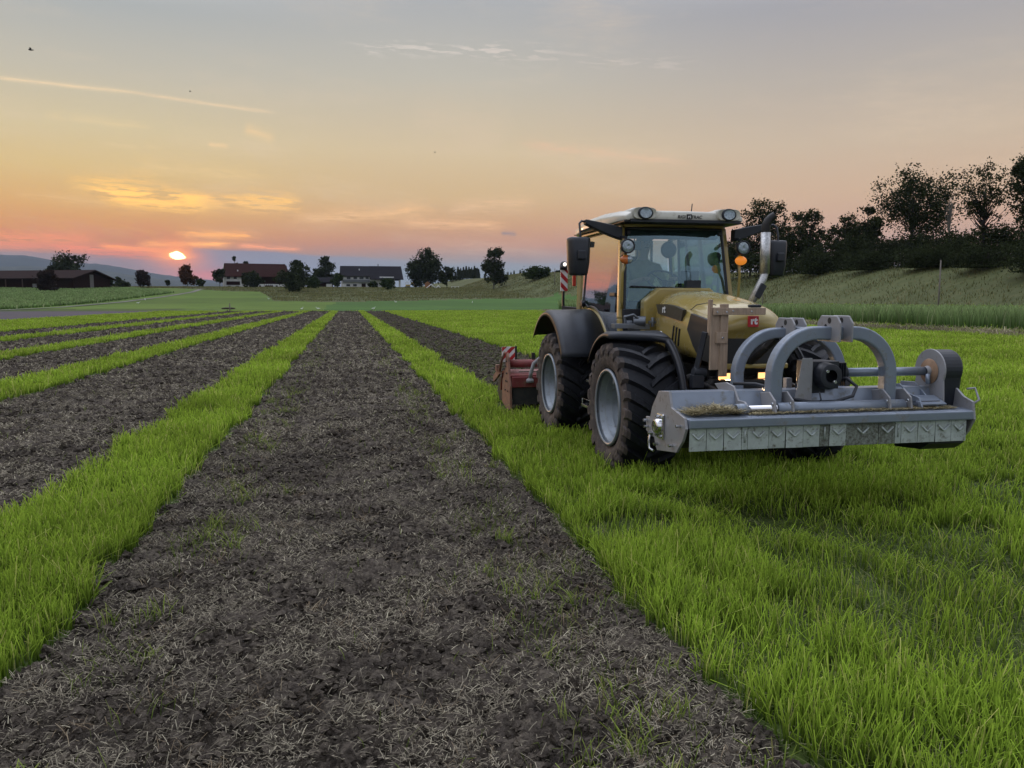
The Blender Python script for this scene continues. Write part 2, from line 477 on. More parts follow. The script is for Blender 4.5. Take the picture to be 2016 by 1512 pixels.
def ground_mat(name, cols, scale, bump=0.4, bscale=None, rough=0.95, stretch=None, dist=0.03):
    "cols: 3 or 4 colours over noise; real soil and grass colours"
    m, t, b = newmat(name); L = t.links.new
    tcn = t.nodes.new('ShaderNodeTexCoord'); co = tcn.outputs['Object']
    if stretch:
        mp = t.nodes.new('ShaderNodeMapping'); mp.inputs['Scale'].default_value = stretch; L(co, mp.inputs[0]); co = mp.outputs[0]
    n = t.nodes.new('ShaderNodeTexNoise'); n.inputs['Scale'].default_value = scale; n.inputs['Detail'].default_value = 9; n.inputs['Roughness'].default_value = .68
    L(co, n.inputs['Vector'])
    r = t.nodes.new('ShaderNodeValToRGB')
    while len(r.color_ramp.elements) < len(cols): r.color_ramp.elements.new(.5)
    for k, c in enumerate(cols):
        e = r.color_ramp.elements[k]; e.position = .3 + .42 * k / (len(cols) - 1)
    for k, c in enumerate(cols): r.color_ramp.elements[k].color = (*c, 1)
    L(n.outputs[0], r.inputs[0])
    n2 = t.nodes.new('ShaderNodeTexNoise'); n2.inputs['Scale'].default_value = scale * .07; n2.inputs['Detail'].default_value = 4; L(co, n2.inputs['Vector'])
    mr = t.nodes.new('ShaderNodeMapRange'); mr.inputs[1].default_value = .3; mr.inputs[2].default_value = .7; mr.inputs[3].default_value = .8; mr.inputs[4].default_value = 1.2; L(n2.outputs[0], mr.inputs[0])
    mx = t.nodes.new('ShaderNodeMix'); mx.data_type = 'RGBA'; mx.blend_type = 'MULTIPLY'; mx.inputs[0].default_value = 1; L(r.outputs[0], mx.inputs[6]); L(mr.outputs[0], mx.inputs[7])
    L(mx.outputs[2], b.inputs['Base Color']); b.inputs['Roughness'].default_value = rough; b.inputs['Specular IOR Level'].default_value = .2
    bp = t.nodes.new('ShaderNodeBump'); bp.inputs['Strength'].default_value = bump; bp.inputs['Distance'].default_value = dist
    n3 = t.nodes.new('ShaderNodeTexNoise'); n3.inputs['Scale'].default_value = bscale or scale * 2; n3.inputs['Detail'].default_value = 6; L(co, n3.inputs['Vector'])
    L(n3.outputs[0], bp.inputs['Height']); L(bp.outputs[0], b.inputs['Normal'])
    return m
M_soil = ground_mat('soil', [(.025, .019, .016), (.062, .050, .040), (.112, .092, .072), (.20, .168, .125)], 14, 1.0, 38, dist=.05)
M_soil2 = ground_mat('fresh_soil', [(.022, .020, .015), (.045, .042, .028), (.075, .072, .042), (.11, .12, .05)], 7, 1.0, 12)
M_under = ground_mat('crop_ground', [(.025, .035, .012), (.05, .075, .016), (.09, .13, .025)], 5, .5, 16)
M_far = ground_mat('far_field', [(.030, .075, .012), (.045, .105, .016), (.06, .13, .022)], .22, .3, 3, stretch=(.6, 2, 1))
M_mead = ground_mat('meadow', [(.055, .068, .024), (.078, .088, .033), (.105, .108, .046)], .5, .5, 2.5, dist=.12, stretch=(1, 1.6, 1))
M_bare = ground_mat('bare_field', [(.045, .038, .05), (.07, .06, .07), (.09, .078, .085)], 1.2, .5, 5, stretch=(.5, 2, 1))
def sub(name, mask, m, smooth, label, **k):
    fq = quads[mask]; used, inv = np.unique(fq, return_inverse=True)
    o = np_mesh(name, verts[used], inv.reshape(fq.shape), m, smooth)
    tag(o, label, None, kind='structure'); return o
sub('ground', (fr == 0), M_under, True, 'soil under the bright green young crop')
sub('far_field', (fr == 1), M_far, True, 'darker green field beyond the striped plot')
sub('left_field', (fr == 5), ground_mat('left_field_m', [(.050, .085, .012), (.075, .125, .016), (.10, .155, .022)], .3, .3, 4, stretch=(.6, 2, 1)), True, 'yellowish green field behind the left strips')
sub('meadow', (fr == 2), M_mead, True, 'rough brownish meadow rising towards the trees and farms')
sub('bare_field', (fr == 3), M_bare, True, 'bare violet brown field on the far left')
lbl = ['wide dark tilled strip running away from the camera', 'freshly tilled strip behind the rotary tiller', 'dark tilled strip left of the broad green band',
       'third narrow dark strip on the left', 'fourth dark strip on the left', 'farthest dark strip on the left']
for k in range(6):
    sub('tilled_soil', (fr == 6) & (fs_ == k), M_soil2 if k == 1 else M_soil, True, lbl[k])

def gz(X, Y): return terrain(X, Y)
# thin pale farm track between the left fields
P = [(-56, 138), (-52, 160), (-49, 190), (-47, 220), (-46, 255), (-50, 300)]
vs = []
for k, (x, y) in enumerate(P):
    vs += [(x - .8, y, float(gz(x, y)) + .06), (x + .8, y, float(gz(x, y)) + .06)]
mb = MB(); mb.add(vs, [(2 * k, 2 * k + 1, 2 * k + 3, 2 * k + 2) for k in range(len(P) - 1)])
M_track = ground_mat('gravel', [(.12, .115, .10), (.17, .16, .14)], 1.0, .2)
tag(mb.build('farm_track', M_track), 'pale farm track curving past the left field', kind='structure')

# ------------------------------------------------------------------ hills
def hill(name, prof, dist, depth, col, seed, base=-20):
    "prof: photo pixels of the ridge; a real ridge with depth"
    xs = np.linspace(prof[0][0], prof[-1][0], 170); ys = np.interp(xs, [p[0] for p in prof], [p[1] for p in prof])
    ys = ys - 2.2 * (fbm(xs * .09 + seed, xs * 0 + seed, 4) - .3) * 1.0
    rows = []
    for t in np.linspace(-1, 1, 13):
        row = []
        for x, yv in zip(xs, ys):
            d = ray(x, yv); hd = d / np.linalg.norm(d[:2]); dd = dist + t * depth
            top = H + hd[2] * dist
            k = max(0.0, 1 - abs(t) ** 1.4)
            z = base + (top - base) * k + (12 * (fbm(np.array([x * .03 + t * 5]), np.array([t * 7 + seed]), 3)[0] - .5) * (k < .97))
            row.append((hd[0] * dd, hd[1] * dd, z))
        rows.append(row)
    mb = MB(); mb.loft(rows, close=False)
    m = ground_mat(name + '_m', col, .006, .6, .05, dist=4)
    return tag(mb.build(name, m), kind='structure')
HP = [(-500, 494), (-200, 490), (-60, 496), (0, 502), (50, 503), (100, 512), (140, 520), (190, 519), (240, 527), (300, 538), (350, 545), (400, 550), (430, 554), (480, 560), (560, 566)]
o = hill('hills', HP, 6600, 1200, [(.010, .014, .016), (.016, .021, .022), (.025, .03, .028)], 2.0)
tag(o, 'long wooded ridge fading blue on the left horizon')
HP2 = [(-500, 530), (-100, 527), (60, 524), (140, 531), (200, 533), (300, 548), (400, 556), (470, 562), (560, 568)]
o = hill('lower_hills', HP2, 4800, 800, [(.016, .022, .02), (.03, .036, .03), (.055, .06, .045)], 5.0)
tag(o, 'lower blue slope with fields in front of the ridge')
# ------------------------------------------------------------------ blades
def blade_mat(name, base, tip, dry, transl=.35, drymix=.15):
    m = bpy.data.materials.new(name); m.use_nodes = True; t = m.node_tree; t.nodes.clear(); L = t.links.new
    ah = t.nodes.new('ShaderNodeAttribute'); ah.attribute_name = 'h'
    ar = t.nodes.new('ShaderNodeAttribute'); ar.attribute_name = 'rnd'
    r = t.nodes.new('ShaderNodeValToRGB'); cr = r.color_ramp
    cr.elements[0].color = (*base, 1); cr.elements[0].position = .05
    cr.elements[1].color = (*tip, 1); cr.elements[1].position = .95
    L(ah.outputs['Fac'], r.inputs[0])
    r2 = t.nodes.new('ShaderNodeMapRange'); r2.inputs[1].default_value = 1 - drymix; r2.inputs[2].default_value = 1.0; L(ar.outputs['Fac'], r2.inputs[0])
    mx = t.nodes.new('ShaderNodeMix'); mx.data_type = 'RGBA'; L(r2.outputs[0], mx.inputs[0]); L(r.outputs[0], mx.inputs[6]); mx.inputs[7].default_value = (*dry, 1)
    wv = t.nodes.new('ShaderNodeMath'); wv.operation = 'MULTIPLY'; wv.inputs[1].default_value = 37.7; L(ar.outputs['Fac'], wv.inputs[0])
    fr_ = t.nodes.new('ShaderNodeMath'); fr_.operation = 'FRACT'; L(wv.outputs[0], fr_.inputs[0])
    mr = t.nodes.new('ShaderNodeMapRange'); mr.inputs[3].default_value = .65; mr.inputs[4].default_value = 1.3; L(fr_.outputs[0], mr.inputs[0])
    tcn = t.nodes.new('ShaderNodeTexCoord'); n = t.nodes.new('ShaderNodeTexNoise'); n.inputs['Scale'].default_value = .35; n.inputs['Detail'].default_value = 4
    L(tcn.outputs['Object'], n.inputs['Vector'])
    mr3 = t.nodes.new('ShaderNodeMapRange'); mr3.inputs[1].default_value = .35; mr3.inputs[2].default_value = .65; mr3.inputs[3].default_value = .78; mr3.inputs[4].default_value = 1.2; L(n.outputs[0], mr3.inputs[0])
    mm = t.nodes.new('ShaderNodeMath'); mm.operation = 'MULTIPLY'; L(mr.outputs[0], mm.inputs[0]); L(mr3.outputs[0], mm.inputs[1])
    m2 = t.nodes.new('ShaderNodeMix'); m2.data_type = 'RGBA'; m2.blend_type = 'MULTIPLY'; m2.inputs[0].default_value = 1; L(mx.outputs[2], m2.inputs[6]); L(mm.outputs[0], m2.inputs[7])
    d = t.nodes.new('ShaderNodeBsdfDiffuse'); L(m2.outputs[2], d.inputs[0])
    tr = t.nodes.new('ShaderNodeBsdfTranslucent'); L(m2.outputs[2], tr.inputs[0])
    ms = t.nodes.new('ShaderNodeMixShader'); ms.inputs[0].default_value = transl; L(d.outputs[0], ms.inputs[1]); L(tr.outputs[0], ms.inputs[2])
    o = t.nodes.new('ShaderNodeOutputMaterial'); L(ms.outputs[0], o.inputs[0]); return m
def blades(name, X, Y, Z, h, w, lean, m, bend=1.0, blunt=.45, parent=None, rv=None, flat=1.0):
    "every blade is a curved strip of two quads"
    n = len(X); a = rng.random(n) * 6.283; la = rng.random(n) * 6.283
    cx, sy = np.cos(a), np.sin(a); lx, ly = np.cos(la) * lean, np.sin(la) * lean
    V = np.zeros((n, 6, 3)); hh = np.zeros((n, 6))
    for k, (t, wf) in enumerate(((0, 1.0), (.55, .85), (1, blunt))):
        ox = lx * (t ** (1 + bend)) * h; oy = ly * (t ** (1 + bend)) * h
        zz = Z + flat * h * t * np.sqrt(np.clip(1 - (lean * t ** bend) ** 2 * .45, .05, 1))
        for s, sg in enumerate((-.5, .5)):
            V[:, k * 2 + s, 0] = X + ox + cx * w * wf * sg
            V[:, k * 2 + s, 1] = Y + oy + sy * w * wf * sg
            V[:, k * 2 + s, 2] = zz
            hh[:, k * 2 + s] = t
    b = (np.arange(n) * 6)[:, None]
    Q = np.concatenate([b + np.array([0, 1, 3, 2]), b + np.array([2, 3, 5, 4])], 0)
    r = rng.random(n) if rv is None else rv
    return np_mesh(name, V.reshape(-1, 3), Q, m, True, {'h': ('FLOAT', hh.ravel()), 'rnd': ('FLOAT', np.repeat(r, 6))}, parent)
def scatter(n0, r0, r1, fall, a0=-320, a1=2330):
    "points in the view fan; density n0 per m2 at r<=5, falling with distance"
    A0, A1 = math.radians(azel(a0, 592)[0]), math.radians(azel(a1, 592)[0])
    R = np.exp(np.linspace(math.log(r0), math.log(r1), 400)); Rm = (R[1:] + R[:-1]) / 2
    dens = n0 * np.minimum(1, 5.0 / Rm) ** fall
    cnt = dens * (A1 - A0) * Rm * np.diff(R); N = int(cnt.sum()); p = cnt / cnt.sum()
    k = rng.choice(len(Rm), N, p=p); rr_ = R[k] + rng.random(N) * (R[k + 1] - R[k])
    t = A0 + rng.random(N) * (A1 - A0)
    return rr_ * np.sin(t), rr_ * np.cos(t), rr_
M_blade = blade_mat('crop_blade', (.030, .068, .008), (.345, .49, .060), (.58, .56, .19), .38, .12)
M_straw = blade_mat('dry_cuttings', (.15, .13, .10), (.31, .27, .20), (.52, .47, .34), .1, .18)
M_weed = blade_mat('weed_blade', (.08, .13, .02), (.22, .28, .06), (.3, .3, .12), .3, .2)
M_tall = blade_mat('tall_crop_blade', (.035, .08, .012), (.24, .33, .135), (.31, .34, .18), .3, .12)
M_mblade = blade_mat('meadow_blade', (.095, .105, .040), (.18, .18, .078), (.26, .22, .12), .3, .3)

#ENDMATS
X, Y, R = scatter(4700, 2.2, 140, 1.60)
rg, _ = region(X, Y)
# keep clear of wheel contact patches; thinner, flattened wheel tracks ahead of the tractor
keep = (rg == 0) & (R > 2.2)
clump = fbm(X * 3.4, Y * 3.4, 3, 1)
keep &= (rng.random(len(X)) < np.clip((clump - .26) * 5.0, .18, 1))
thin = (X > 1.5) & (Y < 6.2)
bare = fbm(X * 1.1 + 9, Y * 1.1, 2, 2)
keep &= ~(thin & (bare > .50) & (rng.random(len(X)) < .70))
keep &= ~(thin & (rng.random(len(X)) < .18))
sx = np.abs(X - 3.73)
under = (Y > 6.3) & (Y < 12.4) & (sx > .72) & (sx < 1.28)
press = ((np.abs(Y - 7.43) < .30) | (np.abs(Y - 9.77) < .30)) & (sx > .70) & (sx < 1.29)
keep &= ~press
keep &= ~((Y > 11.3) & (Y < 12.6) & (sx < 1.5))
X, Y, R, clump = X[keep], Y[keep], R[keep], clump[keep]
n = len(X)
trackm = np.exp(-((Y - (8.6 - (X - 2.9) * 2.05)) / .32) ** 2) * (X > 2.8) * (R < 14) * 0 + np.exp(-((X * .80 + Y * .45 - 4.75) / .22) ** 2) * (X > 2.2) * (Y < 6.3)
h = (.065 + .085 * rng.random(n) + .07 * clump) * (1 - .55 * trackm)
h = h * (.72 + .56 * fbm(X * .55, Y * .55, 3, 0)) * (.8 + .4 * fbm(X * 6, Y * 6, 2, 2))
h = np.where(rng.random(n) < .10, h * 1.35, h)
w = .0056 * np.maximum(1, R / 5) ** .88 * (.75 + .5 * rng.random(n))
lean = np.clip(.05 + .34 * rng.random(n) + .5 * trackm + .6 * (rng.random(n) < .16), 0, .95)
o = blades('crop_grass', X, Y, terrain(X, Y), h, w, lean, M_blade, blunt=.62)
tag(o, 'bright yellow green young crop with blunt mown tips', kind='stuff')
NB = n

# flattened stems and thatch between the standing blades
X, Y, R = scatter(1500, 2.2, 18, 1.6, 700, 2330)
rg, _ = region(X, Y); k = (rg == 0) & (X > 1.4); X, Y, R = X[k], Y[k], R[k]; n = len(X)
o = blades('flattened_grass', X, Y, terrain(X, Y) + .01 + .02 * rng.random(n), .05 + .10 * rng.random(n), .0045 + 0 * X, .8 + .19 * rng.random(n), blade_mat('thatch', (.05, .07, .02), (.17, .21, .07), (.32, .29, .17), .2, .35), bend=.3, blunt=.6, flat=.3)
tag(o, 'flattened dull stems lying between the standing crop blades', kind='stuff')
# dry cuttings lying on the tilled soil
X, Y, R = scatter(8200, 2.2, 120, 1.66)
rg, si = region(X, Y)
c2 = fbm(X * 3.1, Y * 3.1, 3, 3)
k = (rg == 6) & (si != 1) & (rng.random(len(X)) < np.clip((c2 - .36) * 4.6, .10, 1))
X, Y, R = X[k], Y[k], R[k]; n = len(X)
L_ = (.012 + .050 * rng.random(n) ** 2.4) * np.maximum(1, R / 7) ** .5
Zs = terrain(X, Y) + .012 + .034 * rng.random(n)
o = blades('dry_cuttings', X, Y, Zs, L_, .0036 * np.maximum(1, R / 4.5) ** .9, .80 + .19 * rng.random(n), M_straw, bend=.35, blunt=.7, flat=.42)
tag(o, 'pale dry grass cuttings strewn over the dark tilled soil', kind='stuff')
# soil crumbs and clods
X, Y, R = scatter(1500, 2.2, 125, 1.72)
rg, si = region(X, Y); k = (rg == 6); X, Y, R = X[k], Y[k], R[k]; n = len(X)
s_ = (.004 + .034 * rng.random(n) ** 4.0) * np.maximum(1, R / 6) ** .55
O6 = np.array([(1, 0, 0), (-1, 0, 0), (0, 1, 0), (0, -1, 0), (0, 0, 1), (0, 0, -1)], float)
ang = rng.random(n) * 6.283; P6 = O6[None] * rng.uniform(.55, 1.35, (n, 6, 1)) + rng.normal(0, .22, (n, 6, 3)); P6[..., 2] *= .75
cc, ss = np.cos(ang)[:, None], np.sin(ang)[:, None]
P6 = np.stack([P6[..., 0] * cc - P6[..., 1] * ss, P6[..., 0] * ss + P6[..., 1] * cc, P6[..., 2]], -1) * s_[:, None, None]
P6 += np.stack([X, Y, terrain(X, Y) + .010 + s_ * .5], -1)[:, None]
big_ = rng.random(n) < .02
T8 = np.array([(0, 2, 4), (2, 1, 4), (1, 3, 4), (3, 0, 4), (2, 0, 5), (1, 2, 5), (3, 1, 5), (0, 3, 5)])
tag(np_mesh('soil_clods', P6.reshape(-1, 3), ((np.arange(n) * 6)[:, None, None] + T8[None]).reshape(-1, 3), M_soil, False), 'crumbly dark clods loose on the tilled strips', kind='stuff')
# clumps of torn, drying roots with tan stems
cxs, cys = [], []
for _ in range(110):
    x = rnd.uniform(-1.45, 1.5); y = 2.3 + 9 * rnd.random() ** 1.5; m_ = rnd.randint(10, 34); s_ = rnd.uniform(.03, .085)
    cxs.append(x + rng.normal(0, s_, m_)); cys.append(y + rng.normal(0, s_, m_))
X = np.concatenate(cxs); Y = np.concatenate(cys); n = len(X)
o = blades('torn_stubble', X, Y, terrain(X, Y) + .012, .03 + .07 * rng.random(n), .0035 + 0 * X, .45 + .5 * rng.random(n), blade_mat('stubble', (.12, .09, .065), (.34, .26, .17), (.45, .36, .24), .1, .3), bend=.5, flat=.6)
tag(o, 'tan torn root clumps scattered over the near tilled strip', kind='stuff')
# green survivors along the wheel marks and edges
X, Y, R = scatter(420, 2.2, 60, 1.35)
rg, si = region(X, Y)
t1 = 1.4 * np.exp(-((np.abs(X - .02) - 1.02) / .26) ** 2) * (si == 0) + .10
c3 = fbm(X * 2.3 + 4, Y * 2.3, 3, 0)
k = (rg == 6) & (si != 1) & (rng.random(len(X)) < t1 * np.clip((c3 - .42) * 6, 0.03, 1))
X, Y, R = X[k], Y[k], R[k]; n = len(X)
o = blades('surviving_weeds', X, Y, terrain(X, Y) + .01, .04 + .08 * rng.random(n), .0036 * np.maximum(1, R / 5) ** .85, .3 + .6 * rng.random(n), M_weed)
tag(o, 'sparse green blades left standing along the wheel marks', kind='stuff')
# separate green tufts that survived
cxs, cys, ccs = [], [], []
for _ in range(85):
    sd = rnd.choice((-1, 1, 1)); x = sd * (1.03 + rnd.gauss(0, .16)) + .02; y = 2.4 + 13 * rnd.random() ** 1.4; m_ = rnd.randint(6, 22)
    cxs.append(x + rng.normal(0, .035, m_)); cys.append(y + rng.normal(0, .035, m_))
X = np.concatenate(cxs); Y = np.concatenate(cys); n = len(X)
o = blades('surviving_weeds', X, Y, terrain(X, Y) + .005, .05 + .09 * rng.random(n), .0055 + .002 * rng.random(n), .2 + .6 * rng.random(n), blade_mat('tuft_blade', (.06, .11, .02), (.30, .38, .08), (.4, .36, .16), .35, .2), blunt=.5)
tag(o, 'small green tufts beside the wheel marks of the wide tilled strip', kind='stuff')
# olive trash on the fresh strip behind the tiller
X, Y, R = scatter(900, 11, 110, 1.25)
rg, si = region(X, Y)
k = (si == 1); X, Y, R = X[k], Y[k], R[k]; n = len(X)
o = blades('chopped_crop', X, Y, terrain(X, Y) + .01, .03 + .05 * rng.random(n), .006 * np.maximum(1, R / 6) ** .8, .6 + .39 * rng.random(n), blade_mat('chopped', (.06, .07, .03), (.17, .19, .075), (.22, .2, .12), .2, .25), bend=.4)
tag(o, 'chopped green trash mixed into the fresh soil behind the tiller', kind='stuff')
# tall crop on the right: individual stalks, a real standing block
X, Y, R = scatter(60, 34, 190, .55, 1100, 2330)
Z0 = terrain(X, Y); edge = 34.3 + 1.2 * (fbm(X * .2, Y * .2, 2) - .5) * 3 + np.clip(Y - 40, 0, 40) * .09
k = (X > edge) & (X < 54) & (Y < 175)
front = X < edge + 2.0
k &= front | (rng.random(len(X)) < .62)
X, Y, Z0, R = X[k], Y[k], Z0[k], R[k]; n = len(X)
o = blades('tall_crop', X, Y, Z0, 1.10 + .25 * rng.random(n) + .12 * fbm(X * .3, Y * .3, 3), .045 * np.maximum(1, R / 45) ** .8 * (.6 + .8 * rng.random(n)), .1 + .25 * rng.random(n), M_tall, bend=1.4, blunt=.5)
tag(o, 'tall pale green standing crop beyond the right edge of the mown field', kind='stuff')
# meadow grass
X, Y, R = scatter(60, 60, 420, .62, -320, 2330)
rg, _ = region(X, Y)
k = (rg == 2) & (rng.random(len(X)) < np.clip((fbm(X * .12, Y * .2, 3) - .25) * 2.2, .15, 1))
X, Y, R = X[k], Y[k], R[k]; n = len(X)
o = blades('meadow_grass', X, Y, terrain(X, Y), .16 + .22 * rng.random(n), .06 * np.maximum(1, R / 80) ** .8, .1 + .5 * rng.random(n), M_mblade)
tag(o, 'rough unmown meadow grass on the far slopes', kind='stuff')
# windrow of cut straw along the right
X = 30.0 + rng.normal(0, .55, 26000); Y = rng.uniform(10, 120, 26000) ** 1.0
X += .6 * np.sin(Y * .05); n = len(X)
zz = .28 * np.exp(-((X - 30 - .6 * np.sin(Y * .05)) / .5) ** 2) * rng.random(n)
o = blades('straw_windrow', X, Y, terrain(X, Y) + zz, .12 + .2 * rng.random(n), .035 * np.ones(n), .7 + .29 * rng.random(n), blade_mat('windrow', (.16, .14, .09), (.33, .29, .19), (.42, .37, .27), .15, .3), bend=.4)
tag(o, 'pale row of cut straw lying along the field on the right', kind='stuff')
# left far crop field block
pts = [(-50, 250), (-53, 190), (-58, 138), (-110, 126), (-240, 140), (-240, 290), (-70, 290)]
def crop_block(name, poly, hgt, m, label, nx=60):
    xs = [p[0] for p in poly]; ys = [p[1] for p in poly]
    def inside(x, y):
        c = False; j = len(poly) - 1
        for i in range(len(poly)):
            if (poly[i][1] > y) != (poly[j][1] > y) and x < (poly[j][0] - poly[i][0]) * (y - poly[i][1]) / (poly[j][1] - poly[i][1]) + poly[i][0]: c = not c
            j = i
        return c
    P_ = np.stack([rng.uniform(min(xs), max(xs), 110000), rng.uniform(min(ys), max(ys), 110000)], 1)
    P_ = np.array([p for p in P_ if inside(*p)])
    n = len(P_); X, Y = P_[:, 0], P_[:, 1]
    o = blades(name, X, Y, terrain(X, Y), hgt * (.85 + .3 * rng.random(n)), .24 * (.6 + .8 * rng.random(n)), .15 + .2 * rng.random(n), m, bend=1.4, blunt=.6)
    return tag(o, label, kind='stuff')
crop_block('tall_crop', pts, .62, M_tall, 'pale green standing crop in front of the long barn on the left')
print('blades', NB)
# ------------------------------------------------------------------ tractor (heads towards the camera, along -Y)
XC = 3.64; HWD = 1.16; FY, RY, WR = 7.43, 9.77, .65
M_yel = mat('olive_yellow_paint', (.345, .262, .078), .26, 0, .10, 3, dirt=(.16, .12, .07), dirtamt=.12, coat=.55)
M_cream = mat('cream_roof', (.56, .54, .47), .35, 0, .08, 3, dirt=(.3, .27, .2), dirtamt=.15, coat=.3)
M_blk = mat('black_plastic', (.013, .016, .024), .48, 0, .3, 8, dirt=(.05, .048, .05), dirtamt=.05)
M_dark = mat('dark_chassis', (.014, .014, .016), .6, 0, .4, 9, dirt=(.05, .042, .035), dirtamt=.5)
M_rub = mat('tyre_rubber', (.009, .010, .014), .60, 0, .3, 10, dirt=(.034, .029, .028), dirtamt=.08, bump=.2, bscale=30, spec=.3)
M_mud = mat('dusty_sidewall', (.058, .046, .042), .85, 0, .4, 7, dirt=(.13, .10, .085), dirtamt=.45, bump=.3, bscale=30)
M_rim = mat('silver_rim', (.21, .24, .275), .38, .35, .12, 8, dirt=(.14, .12, .10), dirtamt=.2)
M_steel = mat('bright_steel', (.55, .56, .58), .25, .95, .1, 12)
M_chrome = mat('chrome', (.7, .7, .72), .1, 1, .03, 5)
M_wood = mat('raw_wood', (.36, .265, .19), .75, 0, .3, 7, stretch=(8, 8, 1), bump=.3)
M_red = mat('red_paint', (.45, .02, .025), .5, 0, .1, 5)
M_white = mat('white_paint', (.75, .75, .75), .5, 0, .05, 5)
M_grille = mat('grille_mesh', (.030, .030, .030), .55, .2, .3, 160)
M_decal = mat('dark_decal', (.05, .045, .035), .4, 0, .3, 30)
M_hose = mat('grey_hose', (.25, .25, .26), .6, 0, .2, 20)
def emis(name, col, s, base=(.8, .6, .4)):
    return mat(name, base, .3, 0, .05, 30, emit=(col, s))
M_lamp_on = emis('lit_headlamp', (1.0, .50, .17), 1.9)
M_amber_on = emis('lit_amber', (1.0, .33, .04), .5, (.6, .14, .01))
M_amber = mat('amber_lens', (.55, .14, .02), .25, 0, .1, 20, coat=.5)
M_lens = mat('lamp_lens', (.35, .42, .46), .12, .55, .5, 45, coat=.6)
def glass_mat(name, tint, base=.10, gain=.85, gtint=(1, 1, 1)):
    m = bpy.data.materials.new(name); m.use_nodes = True; t = m.node_tree; t.nodes.clear(); L = t.links.new
    lw = t.nodes.new('ShaderNodeLayerWeight'); lw.inputs[0].default_value = .5
    mr = t.nodes.new('ShaderNodeMapRange'); mr.inputs[1].default_value = 0; mr.inputs[2].default_value = 1; mr.inputs[3].default_value = base; mr.inputs[4].default_value = base + gain
    L(lw.outputs['Facing'], mr.inputs[0])
    tr = t.nodes.new('ShaderNodeBsdfTransparent'); tr.inputs[0].default_value = (*tint, 1)
    gl = t.nodes.new('ShaderNodeBsdfGlossy'); gl.inputs['Roughness'].default_value = .02; gl.inputs[0].default_value = (*gtint, 1)
    nz = t.nodes.new('ShaderNodeTexNoise'); nz.inputs['Scale'].default_value = 2.0
    tcn = t.nodes.new('ShaderNodeTexCoord'); L(tcn.outputs['Object'], nz.inputs['Vector'])
    bp = t.nodes.new('ShaderNodeBump'); bp.inputs['Strength'].default_value = .05; bp.inputs['Distance'].default_value = .02; L(nz.outputs[0], bp.inputs['Height']); L(bp.outputs[0], gl.inputs['Normal'])
    ms = t.nodes.new('ShaderNodeMixShader'); L(mr.outputs[0], ms.inputs[0]); L(tr.outputs[0], ms.inputs[1]); L(gl.outputs[0], ms.inputs[2])
    o = t.nodes.new('ShaderNodeOutputMaterial'); L(ms.outputs[0], o.inputs[0]); return m
M_glass = glass_mat('cab_glass', (.55, .64, .64), .08, .80, (.84, .88, .96))
M_wind = glass_mat('windscreen_glass', (.66, .82, .82), .12, .6, (.55, .80, .92))
M_rear = glass_mat('rear_glass', (.8, .86, .84), .06, .5)
def text_mesh(name, body, size, mtx, m, parent, extrude=.002, shear=0, bold=0.0):
    cu = bpy.data.curves.new('t', 'FONT'); cu.body = body; cu.size = size; cu.extrude = extrude; cu.align_x = 'CENTER'; cu.align_y = 'CENTER'
    cu.shear = shear; cu.offset = bold
    to = bpy.data.objects.new('t', cu); COL.objects.link(to)
    bpy.context.view_layer.update()
    me = bpy.data.meshes.new_from_object(to.evaluated_get(bpy.context.evaluated_depsgraph_get()))
    bpy.data.objects.remove(to); bpy.data.curves.remove(cu)
    me.transform(mtx); me.materials.clear(); me.materials.append(m); me.name = name
    o = bpy.data.objects.new(name, me); COL.objects.link(o)
    if parent is not None: attach(o, parent)
    return o
def face_mtx(c, right, up):
    r, u = Vector(right).normalized(), Vector(up).normalized(); n = r.cross(u)
    M = Matrix((r, u, n)).transposed().to_4x4(); M.translation = Vector(c); return M

DYC = -.20
TR = empty('tractor', (XC, 8.6, 0), 'olive yellow tractor with cream cab roof working with lights on', 'tractor')

